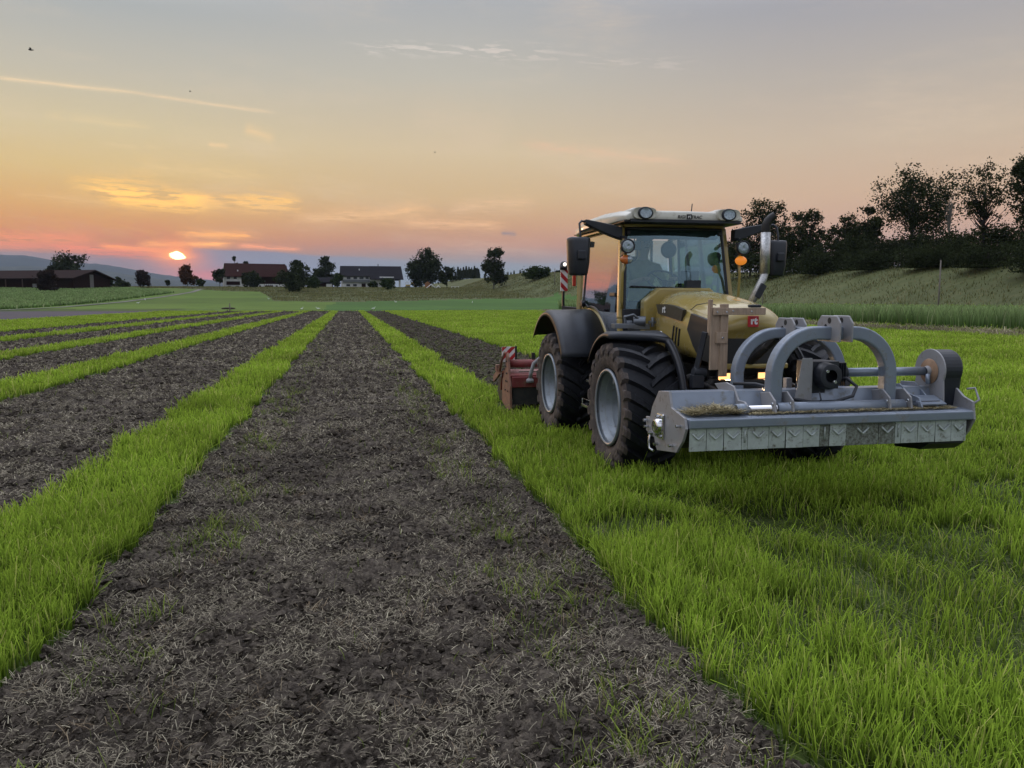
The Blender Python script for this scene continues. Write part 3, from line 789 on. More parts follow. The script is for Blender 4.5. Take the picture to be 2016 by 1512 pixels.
def make_wheel(x_out, yc, side, parent):
    "side -1: outer face looks to -X"
    W_ = .54; xc = x_out - side * W_ / 2
    hub = MB(); hub.lathe([(side * -.02, .001), (side * .0, .09), (side * -.05, .11), (side * -.12, .11), (side * -.14, .001)], (xc + side * .05, yc, WR), 0, 24)
    for k in range(10):
        a = k * .628; hub.cyl((xc + side * .03, yc + .15 * math.cos(a), WR + .15 * math.sin(a)), (xc + side * .055, yc + .15 * math.cos(a), WR + .15 * math.sin(a)), .013, n=6)
    hw = hub.build('wheel', M_rim, parent)
    t = MB()
    prof = [(-.215, .372), (-.235, .385), (-.262, .43), (-.276, .49), (-.270, .55), (-.250, .585), (-.19, .600), (-.10, .607), (0, .610), (.10, .607), (.19, .600), (.250, .585), (.270, .55), (.276, .49), (.262, .43), (.235, .385), (.215, .372)]
    t.lathe(prof, (xc, yc, WR), 0, 80)
    NL = 21
    pth = [(-.022, .645, .61), (.05, .650, .61), (.12, .652, .605), (.18, .648, .60), (.235, .640, .585), (.268, .622, .57), (.284, .585, .545), (.282, .545, .53), (.274, .515, .505)]
    for sd in (-1, 1):
        for k in range(NL):
            a0 = 2 * math.pi * (k + (.5 if sd > 0 else 0)) / NL
            rings = []
            for q, (tt, ro, ri) in enumerate(pth):
                f = min(1, (tt + .022) / .29); ph = a0 + .33 * f ** .85
                wo = (.022 + .012 * f) / .63; wi = wo * 1.7
                ring = []
                for (dp, r_) in ((-wo, ro), (wo, ro), (wi, ri), (-wi, ri)):
                    ring.append((xc + sd * tt, yc - r_ * math.cos(ph + dp), WR + r_ * math.sin(ph + dp)))
                rings.append(ring)
            t.loft(rings, True, True, False)
    ty = t.build('tyre', M_rub, hw)
    me = ty.data; me.materials.append(M_mud)
    for p in me.polygons:
        c = p.center; r_ = math.hypot(c.y - yc, c.z - WR)
        if (c.x - xc) * side > .225 and r_ < .64: p.material_index = 1
    rm = MB()
    o_ = side * -1
    pr = [(.258, .350), (.268, .360), (.268, .374), (.252, .384), (.235, .376), (.230, .350), (.222, .338), (.18, .334), (.172, .318), (.168, .314), (.12, .312), (.112, .296), (.106, .292), (.05, .290), (.042, .276), (.0, .270), (-.06, .262), (-.075, .23), (-.06, .15), (-.03, .12), (-.03, .001)]
    rm.lathe([(side * a, b) for a, b in pr], (xc, yc, WR), 0, 72)
    rm.lathe([(side * a, b) for a, b in ((-.22, .372), (-.2, .33), (-.02, .30), (.0, .1))], (xc, yc, WR), 0, 40)
    rm.box((xc + side * .19, yc - .05, WR + .27), (.05, .03, .06))
    rm.build('rim', M_rim, hw)
    return hw
for (xo, yc, sd) in ((XC - HWD, FY, -1), (XC + HWD, FY, 1), (XC - HWD, RY, -1), (XC + HWD, RY, 1)):
    make_wheel(xo, yc, sd, TR)

# chassis
c = MB()
c.box((XC, 8.55, .80), (.50, 3.7, .34)); c.box((XC, FY, .66), (1.5, .22, .22)); c.box((XC, RY, .66), (1.5, .26, .26))
c.box((XC, 8.6, 1.02), (1.0, 1.9, .16)); c.box((XC - .52, 8.6, .82), (.40, 1.05, .42)); c.box((XC + .52, 8.6, .82), (.40, 1.05, .42))
c.box((XC, 7.02, .84), (.60, .26, .30)); c.box((XC, 6.86, .70), (.34, .16, .16))
c.cyl((XC - .62, 7.3, .86), (XC - .3, 7.0, 1.0), .05); c.cyl((XC + .62, 7.3, .86), (XC + .3, 7.0, 1.0), .05)
c.box((XC, 7.5, .98), (.62, 1.1, .2)); c.cyl((XC, 6.9, .80), (XC, 6.55, .84), .035); c.cyl((XC - .28, 6.95, .9), (XC - .28, 6.82, .9), .07); c.cyl((XC + .3, 6.95, .9), (XC + .3, 6.82, .9), .06)
c.build('chassis', M_dark, TR, bevel=.012)
# front three point links
for s in (-1, 1):
    c = MB(); c.bar((XC + s * .33, 6.95, .80), (XC + s * .42, 6.25, .84), .05, .09); c.bar((XC + s * .42, 6.95, .95), (XC + s * .42, 6.3, .86), .035, .035)
    c.build('lower_link', M_dark, TR, bevel=.006)
c = MB(); c.bar((XC - .02, 6.80, 1.08), (XC - .02, 6.25, 1.38), .05, .05); c.cyl((XC - .02, 6.66, 1.155), (XC - .02, 6.40, 1.30), .035); c.build('top_link', M_dark, TR, bevel=.006)
for k in range(6):
    a = rnd.uniform(-.35, .35); c = MB(); c.tube([(XC + a * .4, 6.9, rnd.uniform(.80, .86)), (XC + a * .4 + .03, 6.75, rnd.uniform(.78, .86)), (XC + a * .3, 6.45, rnd.uniform(.82, .9)), (XC + a * .3, 6.2, .90)], .014, 6); c.build('hydraulic_hose', M_blk, TR)

# hood
def hood_ring(y, wb, zb, wm, zm, ws, zs, wt, zt, zc):
    half = [(wb, zb), (wm, zb * .5 + zm * .5), (wm, zm), ((wm + ws) / 2 + .012, (zm * .35 + zs * .65)), (ws, zs), ((ws + wt) / 2 + .01, (zs + zt) / 2 + .012), (wt, zt), (wt * .5, zt * .25 + zc * .75), (0, zc)]
    L_ = [(XC - a, y, b) for a, b in half]; R_q = [(XC + a, y, b) for a, b in half[:-1]][::-1]
    return L_ + R_q
rings = [hood_ring(8.44, .43, 1.14, .43, 1.45, .40, 1.68, .27, 1.79, 1.83), hood_ring(8.0, .43, 1.12, .435, 1.44, .40, 1.655, .27, 1.77, 1.81),
         hood_ring(7.6, .43, 1.10, .435, 1.42, .40, 1.61, .265, 1.725, 1.765), hood_ring(7.3, .43, 1.085, .43, 1.40, .385, 1.57, .25, 1.685, 1.725),
         hood_ring(7.08, .42, 1.07, .42, 1.37, .36, 1.53, .23, 1.64, 1.69), hood_ring(6.98, .40, 1.08, .40, 1.36, .335, 1.51, .21, 1.615, 1.665),
         hood_ring(6.945, .33, 1.38, .335, 1.42, .30, 1.50, .19, 1.595, 1.64), hood_ring(6.89, .26, 1.41, .265, 1.44, .235, 1.50, .15, 1.57, 1.61),
         hood_ring(6.855, .15, 1.45, .15, 1.47, .13, 1.505, .085, 1.545, 1.565), hood_ring(6.845, .02, 1.49, .02, 1.495, .018, 1.505, .01, 1.515, 1.52)]
m_ = MB(); m_.loft(rings, True, True, True)
HO = m_.build('hood', M_yel, TR, subsurf=1)
XS = XC - .438
def side_panel(name, pts, m, dx=.0, th=.008, parent=HO, bev=0):
    p = MB(); p.prism(pts, 0, XS + dx - th, XS + dx + .03); return p.build(name, m, parent, bevel=bev)
def on_side(*pp): return [(float(at(x, y, 0, XS)[1]) - DYC, float(at(x, y, 0, XS)[2])) for x, y in pp]
side_panel('decal_panel', on_side((1292, 599), (1312, 599), (1330, 603), (1345, 610), (1341, 632), (1322, 626), (1296, 617)), M_decal, .006)
text_mesh('emblem', 'rt', .11, face_mtx((XS - .008, on_side((1308, 609))[0][0], on_side((1308, 609))[0][1]), (0, -1, 0), (0, 0, 1)), M_white, HO, .002, .1, .003)
side_panel('side_grille', on_side((1359, 617), (1351, 648), (1362, 680), (1376, 708), (1398, 716), (1398, 632)), M_grille, .012, bev=.006)
for k in range(3):
    (y, z), (y2, z2) = on_side((1323 + 6 * k, 677 + 2 * k), (1327 + 5.5 * k, 641 + 3 * k)); sl_ = MB(); sl_.bar((XS - .001, y, z), (XS - .001, y2, z2), .014, .012); sl_.build('vent_slot', M_blk, HO)
g = MB(); g.prism([(XC - .32, 1.10), (XC + .32, 1.10), (XC + .30, 1.36), (XC + .20, 1.42), (XC - .20, 1.42), (XC - .30, 1.36)], 1, 6.935, 6.99)
g.build('front_grille', M_grille, HO, bevel=.01)
g = MB(); g.box((XC - .03, 6.842, 1.512), (.10, .022, .10)); g.build('badge', M_red, HO, bevel=.004)
text_mesh('badge_lettering', 'rt', .088, face_mtx((XC - .03, 6.829, 1.516), (1, 0, 0), (0, 0, 1)), M_white, HO, .002, 0, .004)
g = MB()
for s in (-1, 1):
    g.box((XC + s * .27, 6.9, 1.10), (.17, .06, .05))
g.box((XC, 6.9, 1.10), (.42, .05, .04)); g.build('bumper_trim', M_yel, HO, bevel=.012)
# wire from the bracket across the bonnet
g = MB(); g.tube([(XC - .36, 7.5, 1.60), (XC - .40, 7.25, 1.66), (XC - .41, 7.0, 1.68), (XC - .40, 6.84, 1.66)], .004, 5); g.build('cable', M_blk, TR)
# wooden bracket
g = MB()
g.box((XC - .42, 6.80, 1.36), (.10, .022, .56)); g.box((XC - .345, 6.79, 1.345), (.075, .03, .65)); g.box((XC - .21, 6.76, 1.605), (.50, .025, .062)); g.box((XC - .46, 6.83, 1.55), (.028, .05, .32))
g.box((XC - .37, 6.775, 1.37), (.11, .03, .10))
wb = g.build('wooden_bracket', M_wood, TR, bevel=.003); tag(wb, 'raw wooden boards screwed together in front of the bonnet')
for (a, b) in ((-.43, 1.60), (-.34, 1.60), (-.37, 1.37), (-.10, 1.605), (-.28, 1.61)):
    g = MB(); g.cyl((XC + a, 6.742, b), (XC + a, 6.78, b), .008, n=8); g.build('screw', M_steel, wb)
g = MB(); g.box((XC - .06, 6.77, 1.652), (.11, .06, .028)); g.build('clamp', M_blk, wb, bevel=.01)
g = MB(); g.bar((XC - .50, 6.84, 1.42), (XC - .56, 6.90, 1.02), .03, .05); g.cyl((XC - .58, 6.9, 1.06), (XC - .46, 6.9, 1.04), .045); g.box((XC - .54, 6.9, .97), (.11, .08, .12)); g.build('side_strut', M_blk, TR, bevel=.005)
# headlamps in the front frame
for x in (3.46, 3.865):
    g = MB(); g.box((x, 6.86, .972), (.190, .05, .130)); hb = g.build('headlamp', M_blk, TR, bevel=.012)
    g = MB(); g.box((x, 6.833, .972), (.165, .014, .105)); g.build('lamp_lens', M_lamp_on, hb, bevel=.005)
    ld = bpy.data.lights.new('headlamp_light', 'SPOT'); ld.energy = 25; ld.spot_size = math.radians(75); ld.spot_blend = .6; ld.color = (1, .66, .35); ld.shadow_soft_size = .05
    lo = bpy.data.objects.new('headlamp_light', ld); COL.objects.link(lo); lo.location = (x, 6.80, .972); lo.rotation_euler = (math.radians(83), 0, math.pi)
    lo.parent = hb; o_l = Vector((x, 6.80, .972)); lo.location = o_l - Vector((XC, 8.6, 0)) - hb.location

# cab
def quad(name, pts, m, parent, th=.008, bevel=0):
    g = MB(); g.add(pts, [tuple(range(len(pts)))]); o = g.build(name, m, parent, solid=th, bevel=bevel, recalc=False); return o
WB, WT = .665, .60; YB, YT = 8.56, 8.78; YR = 10.30
def zt_y(z): return YB + (YT - YB) * (z - 1.1) / 1.42
def hw(z): return WB + (WT - WB) * max(0, (z - 1.5)) / 1.02
cf = MB()
for s in (-1, 1):
    path = [(XC + s * (hw(z) + .01), zt_y(z) + .02, z) for z in (1.05, 1.5, 2.0, 2.52)]
    for a, b in zip(path[:-1], path[1:]): cf.bar(a, b, .075, .055, up=(1, 0, 0))
    cf.bar((XC + s * .665, 10.28, 1.55), (XC + s * .62, 10.34, 2.52), .06, .06)
    cf.bar((XC + s * .60, YT, 2.54), (XC + s * .62, YR, 2.54), .07, .06)
cf.bar((XC - .6, YT, 2.545), (XC + .6, YT, 2.545), .07, .05)
cf.bar((XC - .62, YR, 2.545), (XC + .62, YR, 2.545), .07, .05)
CF = cf.build('cab_frame', M_yel, TR, bevel=.012)
# lower body: firewall, floor, rear wall
g = MB(); g.box((XC, 9.45, 1.12), (1.26, 1.66, .08)); g.box((XC, 8.62, 1.34), (1.24, .05, .50)); g.box((XC, 10.3, 1.35), (1.24, .05, .46)); g.box((XC - .5, 8.60, 1.30), (.32, .05, .62)); g.box((XC + .5, 8.60, 1.30), (.32, .05, .62))
g.build('cab_floor', M_blk, TR, bevel=.01)
g = MB(); g.prism([(XC - .47, 1.10), (XC + .47, 1.10), (XC + .47, 1.70), (XC + .30, 1.84), (XC - .30, 1.84), (XC - .47, 1.70)], 1, 8.42, 8.56); g.build('hood_cowl', M_yel, TR, bevel=.02)
# windscreen with notch for the bonnet
def wpt(x, z): return (XC + x, zt_y(z) - .05 * (1 - (x / .66) ** 2) - .005, z)
ws_ = [(-hw(1.48) + .045, 1.50), (-.42, 1.47), (-.36, 1.52), (-.24, 1.72), (-.12, 1.80), (.12, 1.84), (.5, 1.80), (hw(1.6) - .04, 1.62), (hw(1.8) - .04, 1.8), (hw(2.1) - .04, 2.1), (hw(2.5) - .045, 2.5), (-hw(2.5) + .045, 2.5), (-hw(2.1) + .04, 2.1), (-hw(1.8) + .04, 1.8)]
# build as a grid so the bulge is smooth
g = MB(); cols_ = 14; rows_ = 12; 
def low(x):
    xs = [-.66, -.42, -.36, -.24, -.12, .12, .5, .66]; zs = [1.5, 1.47, 1.52, 1.70, 1.78, 1.80, 1.76, 1.60]
    return float(np.interp(x, xs, zs))
vs = []; fs = []
for i in range(cols_ + 1):
    u_ = -1 + 2 * i / cols_
    for k in range(rows_ + 1):
        zb = low(u_ * .62); z = zb + (2.505 - zb) * k / rows_; x = u_ * (hw(z) - .035); vs.append(wpt(x, z))
for i in range(cols_):
    for k in range(rows_): a = i * (rows_ + 1) + k; fs.append((a, a + rows_ + 1, a + rows_ + 2, a + 1))
g.add(vs, fs, True); WSO = g.build('windscreen', M_wind, TR)
# black seal round it
g = MB(); seal = [wpt(u_ * (hw(2.505) - .03), 2.505) for u_ in np.linspace(-1, 1, 12)] + [wpt(hw(z) - .03, z) for z in (2.3, 2.1, 1.9, 1.7, 1.6)] + [wpt(x, low(x)) for x in (.5, .3, .12, -.12, -.24, -.36, -.42, -.62)] + [wpt(-hw(z) + .03, z) for z in (1.6, 1.8, 2.0, 2.2, 2.505)]
g.tube(seal, .016, 6); g.build('window_seal', M_blk, WSO)
for (x, z) in ((-.55, 2.46), (.55, 2.46), (-.57, 1.53)):
    g = MB(); a = wpt(x, z); g.cyl((a[0], a[1] - .02, a[2]), (a[0], a[1] + .01, a[2]), .022, n=12); g.build('glass_bolt', M_blk, WSO)
# wiper
g = MB(); a = wpt(.10, 1.835); b = wpt(-.56, 1.86); g.tube([(a[0], a[1] - .04, a[2]), (b[0], b[1] - .035, b[2])], .010, 6); g.bar((a[0] - .3, a[1] - .05, 1.850), (a[0] + .02, a[1] - .05, 1.838), .03, .012)
g.box((XC + .12, 8.50, 1.88), (.17, .08, .09)); g.cyl((XC + .11, 8.44, 1.84), (XC + .11, 8.50, 1.84), .024, n=12); g.build('wiper', M_blk, WSO, bevel=.004)
# roof
def roof_ring(y, w, zlo, zhi, r=.06):
    return [(XC - w, y, zlo), (XC - w, y, zhi - r), (XC - w + r, y, zhi - .01), (XC - w * .5, y, zhi + .005), (XC, y, zhi + .008), (XC + w * .5, y, zhi + .005), (XC + w - r, y, zhi - .01), (XC + w, y, zhi - r), (XC + w, y, zlo)]
g = MB(); g.loft([roof_ring(8.44, .60, 2.575, 2.64, .03), roof_ring(8.46, .68, 2.57, 2.665, .05), roof_ring(8.7, .72, 2.565, 2.695), roof_ring(9.2, .735, 2.565, 2.715), roof_ring(9.9, .735, 2.565, 2.71), roof_ring(10.35, .70, 2.55, 2.67), roof_ring(10.52, .62, 2.54, 2.62)], True, True, True)
RF = g.build('cab_roof', M_cream, TR, bevel=.01)
for s in (-1, 1):
    g = MB(); xx = XC + s * .49
    rg_ = []
    for (y, w, h_) in ((8.405, .125, .055), (8.40, .13, .062), (8.55, .14, .070), (8.9, .13, .058), (9.3, .08, .02)):
        rg_.append([(xx + w * math.copysign(abs(math.cos(a)) ** .6, math.cos(a)), y, 2.638 + (2.70 - 2.638) * (y - 8.4) * .4 + h_ * math.copysign(abs(math.sin(a)) ** .6, math.sin(a))) for a in np.linspace(0, 2 * math.pi, 25)[:-1]])
    g.loft(rg_, True, True, True); pod = g.build('light_pod', M_cream, RF)
    g = MB(); g.lathe([(0, .001), (-.012, .055), (-.012, .076), (.02, .080), (.03, .04)], (0, 0, 0), 1, 28); g.v = [(x * 1.1 + xx - s * .005, y + 8.40, z * .86 + 2.638) for x, y, z in g.v]
    bz = g.build('lamp_bezel', M_blk, pod)
    g = MB(); g.lathe([(0, .001), (0, .03), (-.002, .060)], (0, 0, 0), 1, 24); g.v = [(x * 1.1 + xx - s * .005, y + 8.385, z * .86 + 2.638) for x, y, z in g.v]; g.build('lamp_lens', M_lens, pod)
g = MB(); g.box((XC, 8.47, 2.563), (1.28, .10, .03)); g.box((XC, 9.45, 2.558), (1.40, 1.95, .012)); g.build('roof_lining', M_blk, RF)
text_mesh('roof_lettering', 'RIGI', .050, face_mtx((XC - .055, 8.435, 2.608), (1, 0, 0), (0, .05, 1)), M_dark, RF, .002, .15, .0003)
text_mesh('roof_lettering', 'TRAC', .050, face_mtx((XC + .120, 8.435, 2.608), (1, 0, 0), (0, .05, 1)), M_dark, RF, .002, .15, .0003)
g = MB(); g.box((XC + .035, 8.436, 2.612), (.06, .006, .055)); g.build('roof_emblem', M_dark, RF)
text_mesh('roof_lettering', 'rt', .05, face_mtx((XC + .035, 8.430, 2.613), (1, 0, 0), (0, .05, 1)), M_white, RF, .001, 0, .001)
g = MB(); g.tube([(XC + .22, 8.8, 2.70), (XC + .23, 8.8, 2.80)], .006, 6); g.build('antenna', M_blk, RF)
# side windows and doors
arc = [(RY + .98 * -math.cos(a), WR + .98 * math.sin(a)) for a in np.linspace(math.radians(38), math.radians(97), 9)]
for s in (-1, 1):
    def sp_(y, z): return (XC + s * (hw(z) + .005), y, z)
    poly = [(8.66, 1.10), (8.92, 1.10)] + arc[1:] + [(10.06, 1.68), (10.02, 2.50), (8.83, 2.50)]
    dr = quad('door', [sp_(*p) for p in poly], M_glass, TR, .006)
    g = MB(); g.tube([sp_(*p) for p in poly + poly[:1]], .012, 6); g.build('door_seal', M_blk, dr)
    g = MB(); g.box((XC + s * (hw(1.75) + .03), 8.86, 1.77), (.035, .20, .05)); g.build('door_handle', M_blk, dr, bevel=.012)
    g = MB(); g.box((XC + s * (hw(1.68) + .02), 10.06, 1.67), (.05, .10, .07)); g.cyl((XC + s * .68, 10.0, 1.66), (XC + s * .72, 10.0, 1.66), .035, n=14); g.build('hinge', M_blk, dr, bevel=.006)
    g = MB(); g.box((XC + s * .66, 10.05, 2.42), (.05, .08, .07)); g.build('hinge', M_blk, dr, bevel=.006)
    poly2 = [(10.10, 1.66), (10.27, 1.66), (10.30, 2.50), (10.06, 2.50)]
    q_ = quad('quarter_window', [sp_(*p) for p in poly2], M_rear, TR, .006)
    g = MB(); g.tube([sp_(*p) for p in poly2 + poly2[:1]], .009, 6); g.build('window_seal', M_blk, q_)
rw = quad('rear_window', [(XC - .6, 10.34, 1.62), (XC + .6, 10.34, 1.62), (XC + .58, 10.34, 2.5), (XC - .58, 10.34, 2.5)], M_rear, TR, .006)
g = MB(); g.bar((XC + .16, 10.36, 1.6), (XC + .16, 10.36, 2.5), .05, .04); g.bar((XC + .36, 10.36, 1.6), (XC + .36, 10.36, 2.5), .03, .03); g.bar((XC - .6, 10.35, 1.62), (XC + .6, 10.35, 1.62), .06, .06); g.build('window_frame', M_blk, rw)
# interior
g = MB(); g.box((XC - .10, 9.55, 1.50), (.50, .48, .14)); g.box((XC - .10, 9.80, 1.84), (.48, .12, .62), (-.12, 0, 0)); g.box((XC - .10, 9.6, 1.30), (.3, .3, .3)); g.box((XC - .10, 9.86, 2.18), (.26, .09, .16), (-.12, 0, 0))
g.build('seat', M_blk, TR, bevel=.04, seg=3)
g = MB(); g.prism([(8.68, 1.16), (9.02, 1.16), (8.98, 1.55), (8.86, 1.84), (8.74, 1.84)], 0, XC - .2, XC + .2); g.build('dashboard', M_blk, TR, bevel=.02)
g = MB(); th_ = np.linspace(0, 2 * math.pi, 33)
cx_, cy_, cz_ = XC + .0, 9.02, 1.93; tl = math.radians(38)
ringp = [(cx_ + .20 * math.cos(a), cy_ + .20 * math.sin(a) * math.cos(tl), cz_ + .20 * math.sin(a) * math.sin(tl)) for a in th_]
g.tube(ringp, .014, 8, False)
for a in (0.1, 2.2, 4.3): g.bar((cx_, cy_, cz_ - .01), (cx_ + .20 * math.cos(a), cy_ + .20 * math.sin(a) * math.cos(tl), cz_ + .20 * math.sin(a) * math.sin(tl)), .025, .012)
g.cyl((cx_, cy_ - .12, cz_ - .2), (cx_, cy_, cz_), .03); g.build('steering_wheel', M_blk, TR)
g = MB(); g.box((XC + .33, 9.05, 1.98), (.22, .03, .15), (.2, 0, -.2)); g.bar((XC + .36, 9.05, 1.9), (XC + .45, 9.05, 1.4), .025, .025); g.box((XC + .42, 9.5, 1.62), (.16, .5, .10)); g.build('control_console', M_blk, TR, bevel=.01)
g = MB(); g.lathe([(0, .001), (0, .09), (.03, .10), (.05, .06), (.05, .001)], (XC + .10, 9.12, 2.30), 1, 24); g.tube([(XC + .10, 9.15, 2.3), (XC + .12, 9.1, 2.05), (XC + .12, 9.0, 1.9)], .012, 6); g.build('cab_fan', M_blk, TR)
g = MB(); g.box((XC - .40, 8.98, 2.33), (.17, .03, .10)); g.tube([(XC - .40, 8.98, 2.36), (XC - .38, 8.95, 2.5)], .008, 6); g.build('interior_mirror', M_blk, TR, bevel=.02)
g = MB(); g.prism([(8.82, 2.42), (8.86, 2.40), (9.3, 2.46), (9.3, 2.52), (8.82, 2.52)], 0, XC - .56, XC + .56); g.build('headliner', mat('headliner_cloth', (.06, .07, .08), .8), TR)

# mirrors, arms, work lamps, indicators on both front pillars
for s in (-1, 1):
    g = MB()
    p0 = (XC + s * .665, 8.66, 2.44); p1 = (XC + s * 1.10, 8.62, 2.555)
    rr2 = []
    for t_, h_ in ((0, .075), (.3, .07), (.6, .055), (1, .03)):
        c_ = Vector(p0).lerp(Vector(p1), t_)
        rr2.append([(c_.x, c_.y - .05, c_.z - h_), (c_.x, c_.y + .05, c_.z - h_), (c_.x, c_.y + .05, c_.z + h_ * .8), (c_.x, c_.y - .05, c_.z + h_ * .8)])
    g.loft(rr2, True, True, False); ar = g.build('mirror_arm', M_blk, TR, bevel=.012)
    g = MB(); xm = XC + s * 1.17
    g.tube([p1, (xm - s * .03, 8.60, 2.56), (xm - s * 0, 8.58, 2.53), (xm, 8.55, 2.44), (xm, 8.52, 2.22)], .012, 8); g.tube([(XC + s * 1.0, 8.65, 2.50), (XC + s * 1.14, 8.6, 2.45)], .01, 6); g.build('mirror_rod', M_blk, ar)
    g = MB()
    def mr_(z, w, d): return [(xm - w + .01, 8.54, z), (xm - w, 8.62, z), (xm - w * .9, 8.70, z), (xm + w * .9, 8.70, z), (xm + w, 8.62, z), (xm + w - .01, 8.54, z), (xm + w * .6, 8.54 - d, z), (xm - w * .6, 8.54 - d, z)]
    g.loft([mr_(1.975, .07, .0), mr_(1.99, .095, .02), mr_(2.10, .115, .045), mr_(2.34, .125, .05), mr_(2.375, .12, .03), mr_(2.385, .10, .0)], True, True, True)
    mh = g.build('wing_mirror', M_blk, ar, bevel=.008)
    g = MB(); g.box((xm, 8.712, 2.19), (.19, .008, .32)); g.build('mirror_glass', M_chrome, mh, bevel=.003)
    g = MB(); g.box((xm, 8.475, 2.19), (.09, .05, .10)); g.build('mirror_joint', M_blk, mh, bevel=.015)
    # work lamp
    xl = XC + s * .675; yl = 8.44
    g = MB(); g.lathe([(.10, .001), (.10, .04), (.05, .065), (-.02, .078), (-.045, .078), (-.045, .066), (-.03, .06)], (xl, yl, 2.285), 1, 28); g.bar((xl, yl + .05, 2.38), (xl, yl + .2, 2.40), .03, .03); g.bar((xl, yl + .03, 2.23), (xl, yl + .15, 2.20), .04, .03)
    wl = g.build('work_lamp', M_blk, TR)
    g = MB(); g.lathe([(0, .001), (-.006, .04), (0, .066)], (xl, yl - .035, 2.285), 1, 24); g.build('lamp_lens', M_lens, wl)
    # indicator
    g = MB(); g.ball((xl + s * .0, 8.46, 2.145), .062, 16, (1.15, .6, .8)); ind = g.build('indicator', M_amber if s < 0 else M_amber_on, TR)
    if s < 0:
        g = MB(); g.ball((xl + .025, 8.452, 2.145), .052, 16, (.9, .6, .88)); g.build('clear_lens', M_lens, ind)
    else: tag(ind, 'lit amber indicator')
    g = MB(); g.tube([(xl, 8.50, 2.10), (xl + s * .02, 8.52, 2.0), (xl + s * .02, 8.54, 1.70), (XC + s * .66, 8.6, 1.62)], .016, 8); g.bar((xl, 8.5, 2.24), (xl, 8.52, 2.10), .03, .03); g.build('handrail', M_yel, TR)

SHIFT_UPTO = True
# rear fenders
def arcstrip(mb_, y0, z0, prof, a0, a1, n=26):
    rings = []
    for k in range(n + 1):
        a = a0 + (a1 - a0) * k / n
        rings.append([(x, y0 - (r + dr_) * math.cos(a), z0 + (r + dr_) * math.sin(a)) for (x, r, dr_) in prof])
    mb_.loft(rings, True, True, True)
for s in (-1, 1):
    g = MB(); xo = XC + s * 1.20; xi = XC + s * .62
    arcstrip(g, RY, WR, [(xo, .86, 0), (xo - s * .01, .91, 0), (xo - s * .06, .935, 0), (xi, .945, 0), (xi, .93, 0), (xo - s * .06, .918, 0), (xo + -s * .02, .90, 0), (xo - s * .012, .86, 0)], math.radians(25), math.radians(140))
    fd = g.build('rear_fender', M_blk, TR)
    g = MB(); arcstrip(g, RY, WR, [(XC + s * .64, .90, 0), (XC + s * .63, .985, 0), (XC + s * .56, .985, 0), (XC + s * .56, .90, 0)], math.radians(20), math.radians(128)); g.build('inner_arch', M_yel, fd)
    g = MB()
    # front fender
    g = MB(); xo = XC + s * 1.18; xi = XC + s * .60
    rings = []
    for k in range(31):
        a_ = math.radians(16 + 130 * k / 30); f_ = min(1, max(0, (math.degrees(a_) - 68) / 12)); f_ = f_ * f_ * (3 - 2 * f_)
        xo2 = xi + (xo - xi) * (.12 + .88 * f_)
        rings.append([(x, FY - r * math.cos(a_), WR + r * math.sin(a_)) for x, r in ((xo2, .695), (xo2 - s * .015, .735), (xo2 - s * .05, .752), (xi + s * .04, .757), (xi, .735), (xi, .70), (xi + s * .015, .72), (xo2 - s * .045, .738), (xo2 - s * .014, .695))])
    g.loft(rings, True, True, True)
    ff = g.build('front_fender', M_blk, TR)
    g = MB(); g.tube([(XC + s * .66, FY - .1, 1.38), (XC + s * .56, FY - .1, 1.30), (XC + s * .54, FY - .05, .85)], .035, 8); g.build('fender_bracket', M_steel, ff)
# valve cluster on the left fender
g = MB(); g.cyl((3.02, 8.15, 1.48), (3.14, 8.1, 1.48), .055); g.cyl((2.92, 8.15, 1.46), (3.0, 8.15, 1.46), .03); g.box((3.08, 8.15, 1.42), (.22, .1, .06)); g.tube([(2.92, 8.12, 1.46), (2.90, 8.1, 1.53), (3.0, 8.1, 1.55), (3.06, 8.1, 1.5)], .016, 8); g.cyl((3.22, 8.1, 1.42), (3.22, 8.1, 1.52), .02); g.box((3.22, 8.1, 1.47), (.09, .03, .03)); g.box((2.88, 8.1, 1.43), (.22, .12, .05))
g.build('hydraulic_valve', mat('valve_grey', (.2, .22, .25), .4, .6, .2), TR, bevel=.005)
# exhaust
ex = MB(); xe, ye = XC + .60, 7.80
ex.tube([(xe - .19, ye - .03, 1.62), (xe - .02, ye - .01, 1.92), (xe, ye, 1.98), (xe, ye, 2.02)], .042, 16)
ex.cyl((xe, ye, 1.98), (xe, ye, 2.40), .050, n=20)
EX = ex.build('exhaust', None or mat('perforated_shield', (.5, .5, .5), .38, .85, .45, 70), TR)
g = MB(); g.tube([(xe, ye, 2.38), (xe, ye, 2.47), (xe + .02, ye, 2.515), (xe + .055, ye, 2.55), (xe + .09, ye - .01, 2.575)], [.045, .045, .045, .043, .04], 14, False); g.build('exhaust_tip', mat('sooty_pipe', (.03, .028, .027), .5, .6), EX)
g = MB(); g.box((xe - .075, ye - .06, 1.80), (.06, .04, .15), (0, .5, 0)); g.build('clamp', M_blk, EX)
# steps
g = MB(); g.box((XC - .86, 8.62, .50), (.30, .34, .03)); g.tube([(XC - 1.0, 8.47, .5), (XC - 1.0, 8.47, .58), (XC - 1.0, 8.77, .58), (XC - 1.0, 8.77, .5)], .009, 6); g.bar((XC - .78, 8.5, .5), (XC - .74, 8.5, .85), .03, .03); g.bar((XC - .78, 8.76, .5), (XC - .74, 8.76, .85), .03, .03); g.box((XC - .84, 8.62, .78), (.24, .3, .025)); g.build('step', M_steel, TR, bevel=.004)
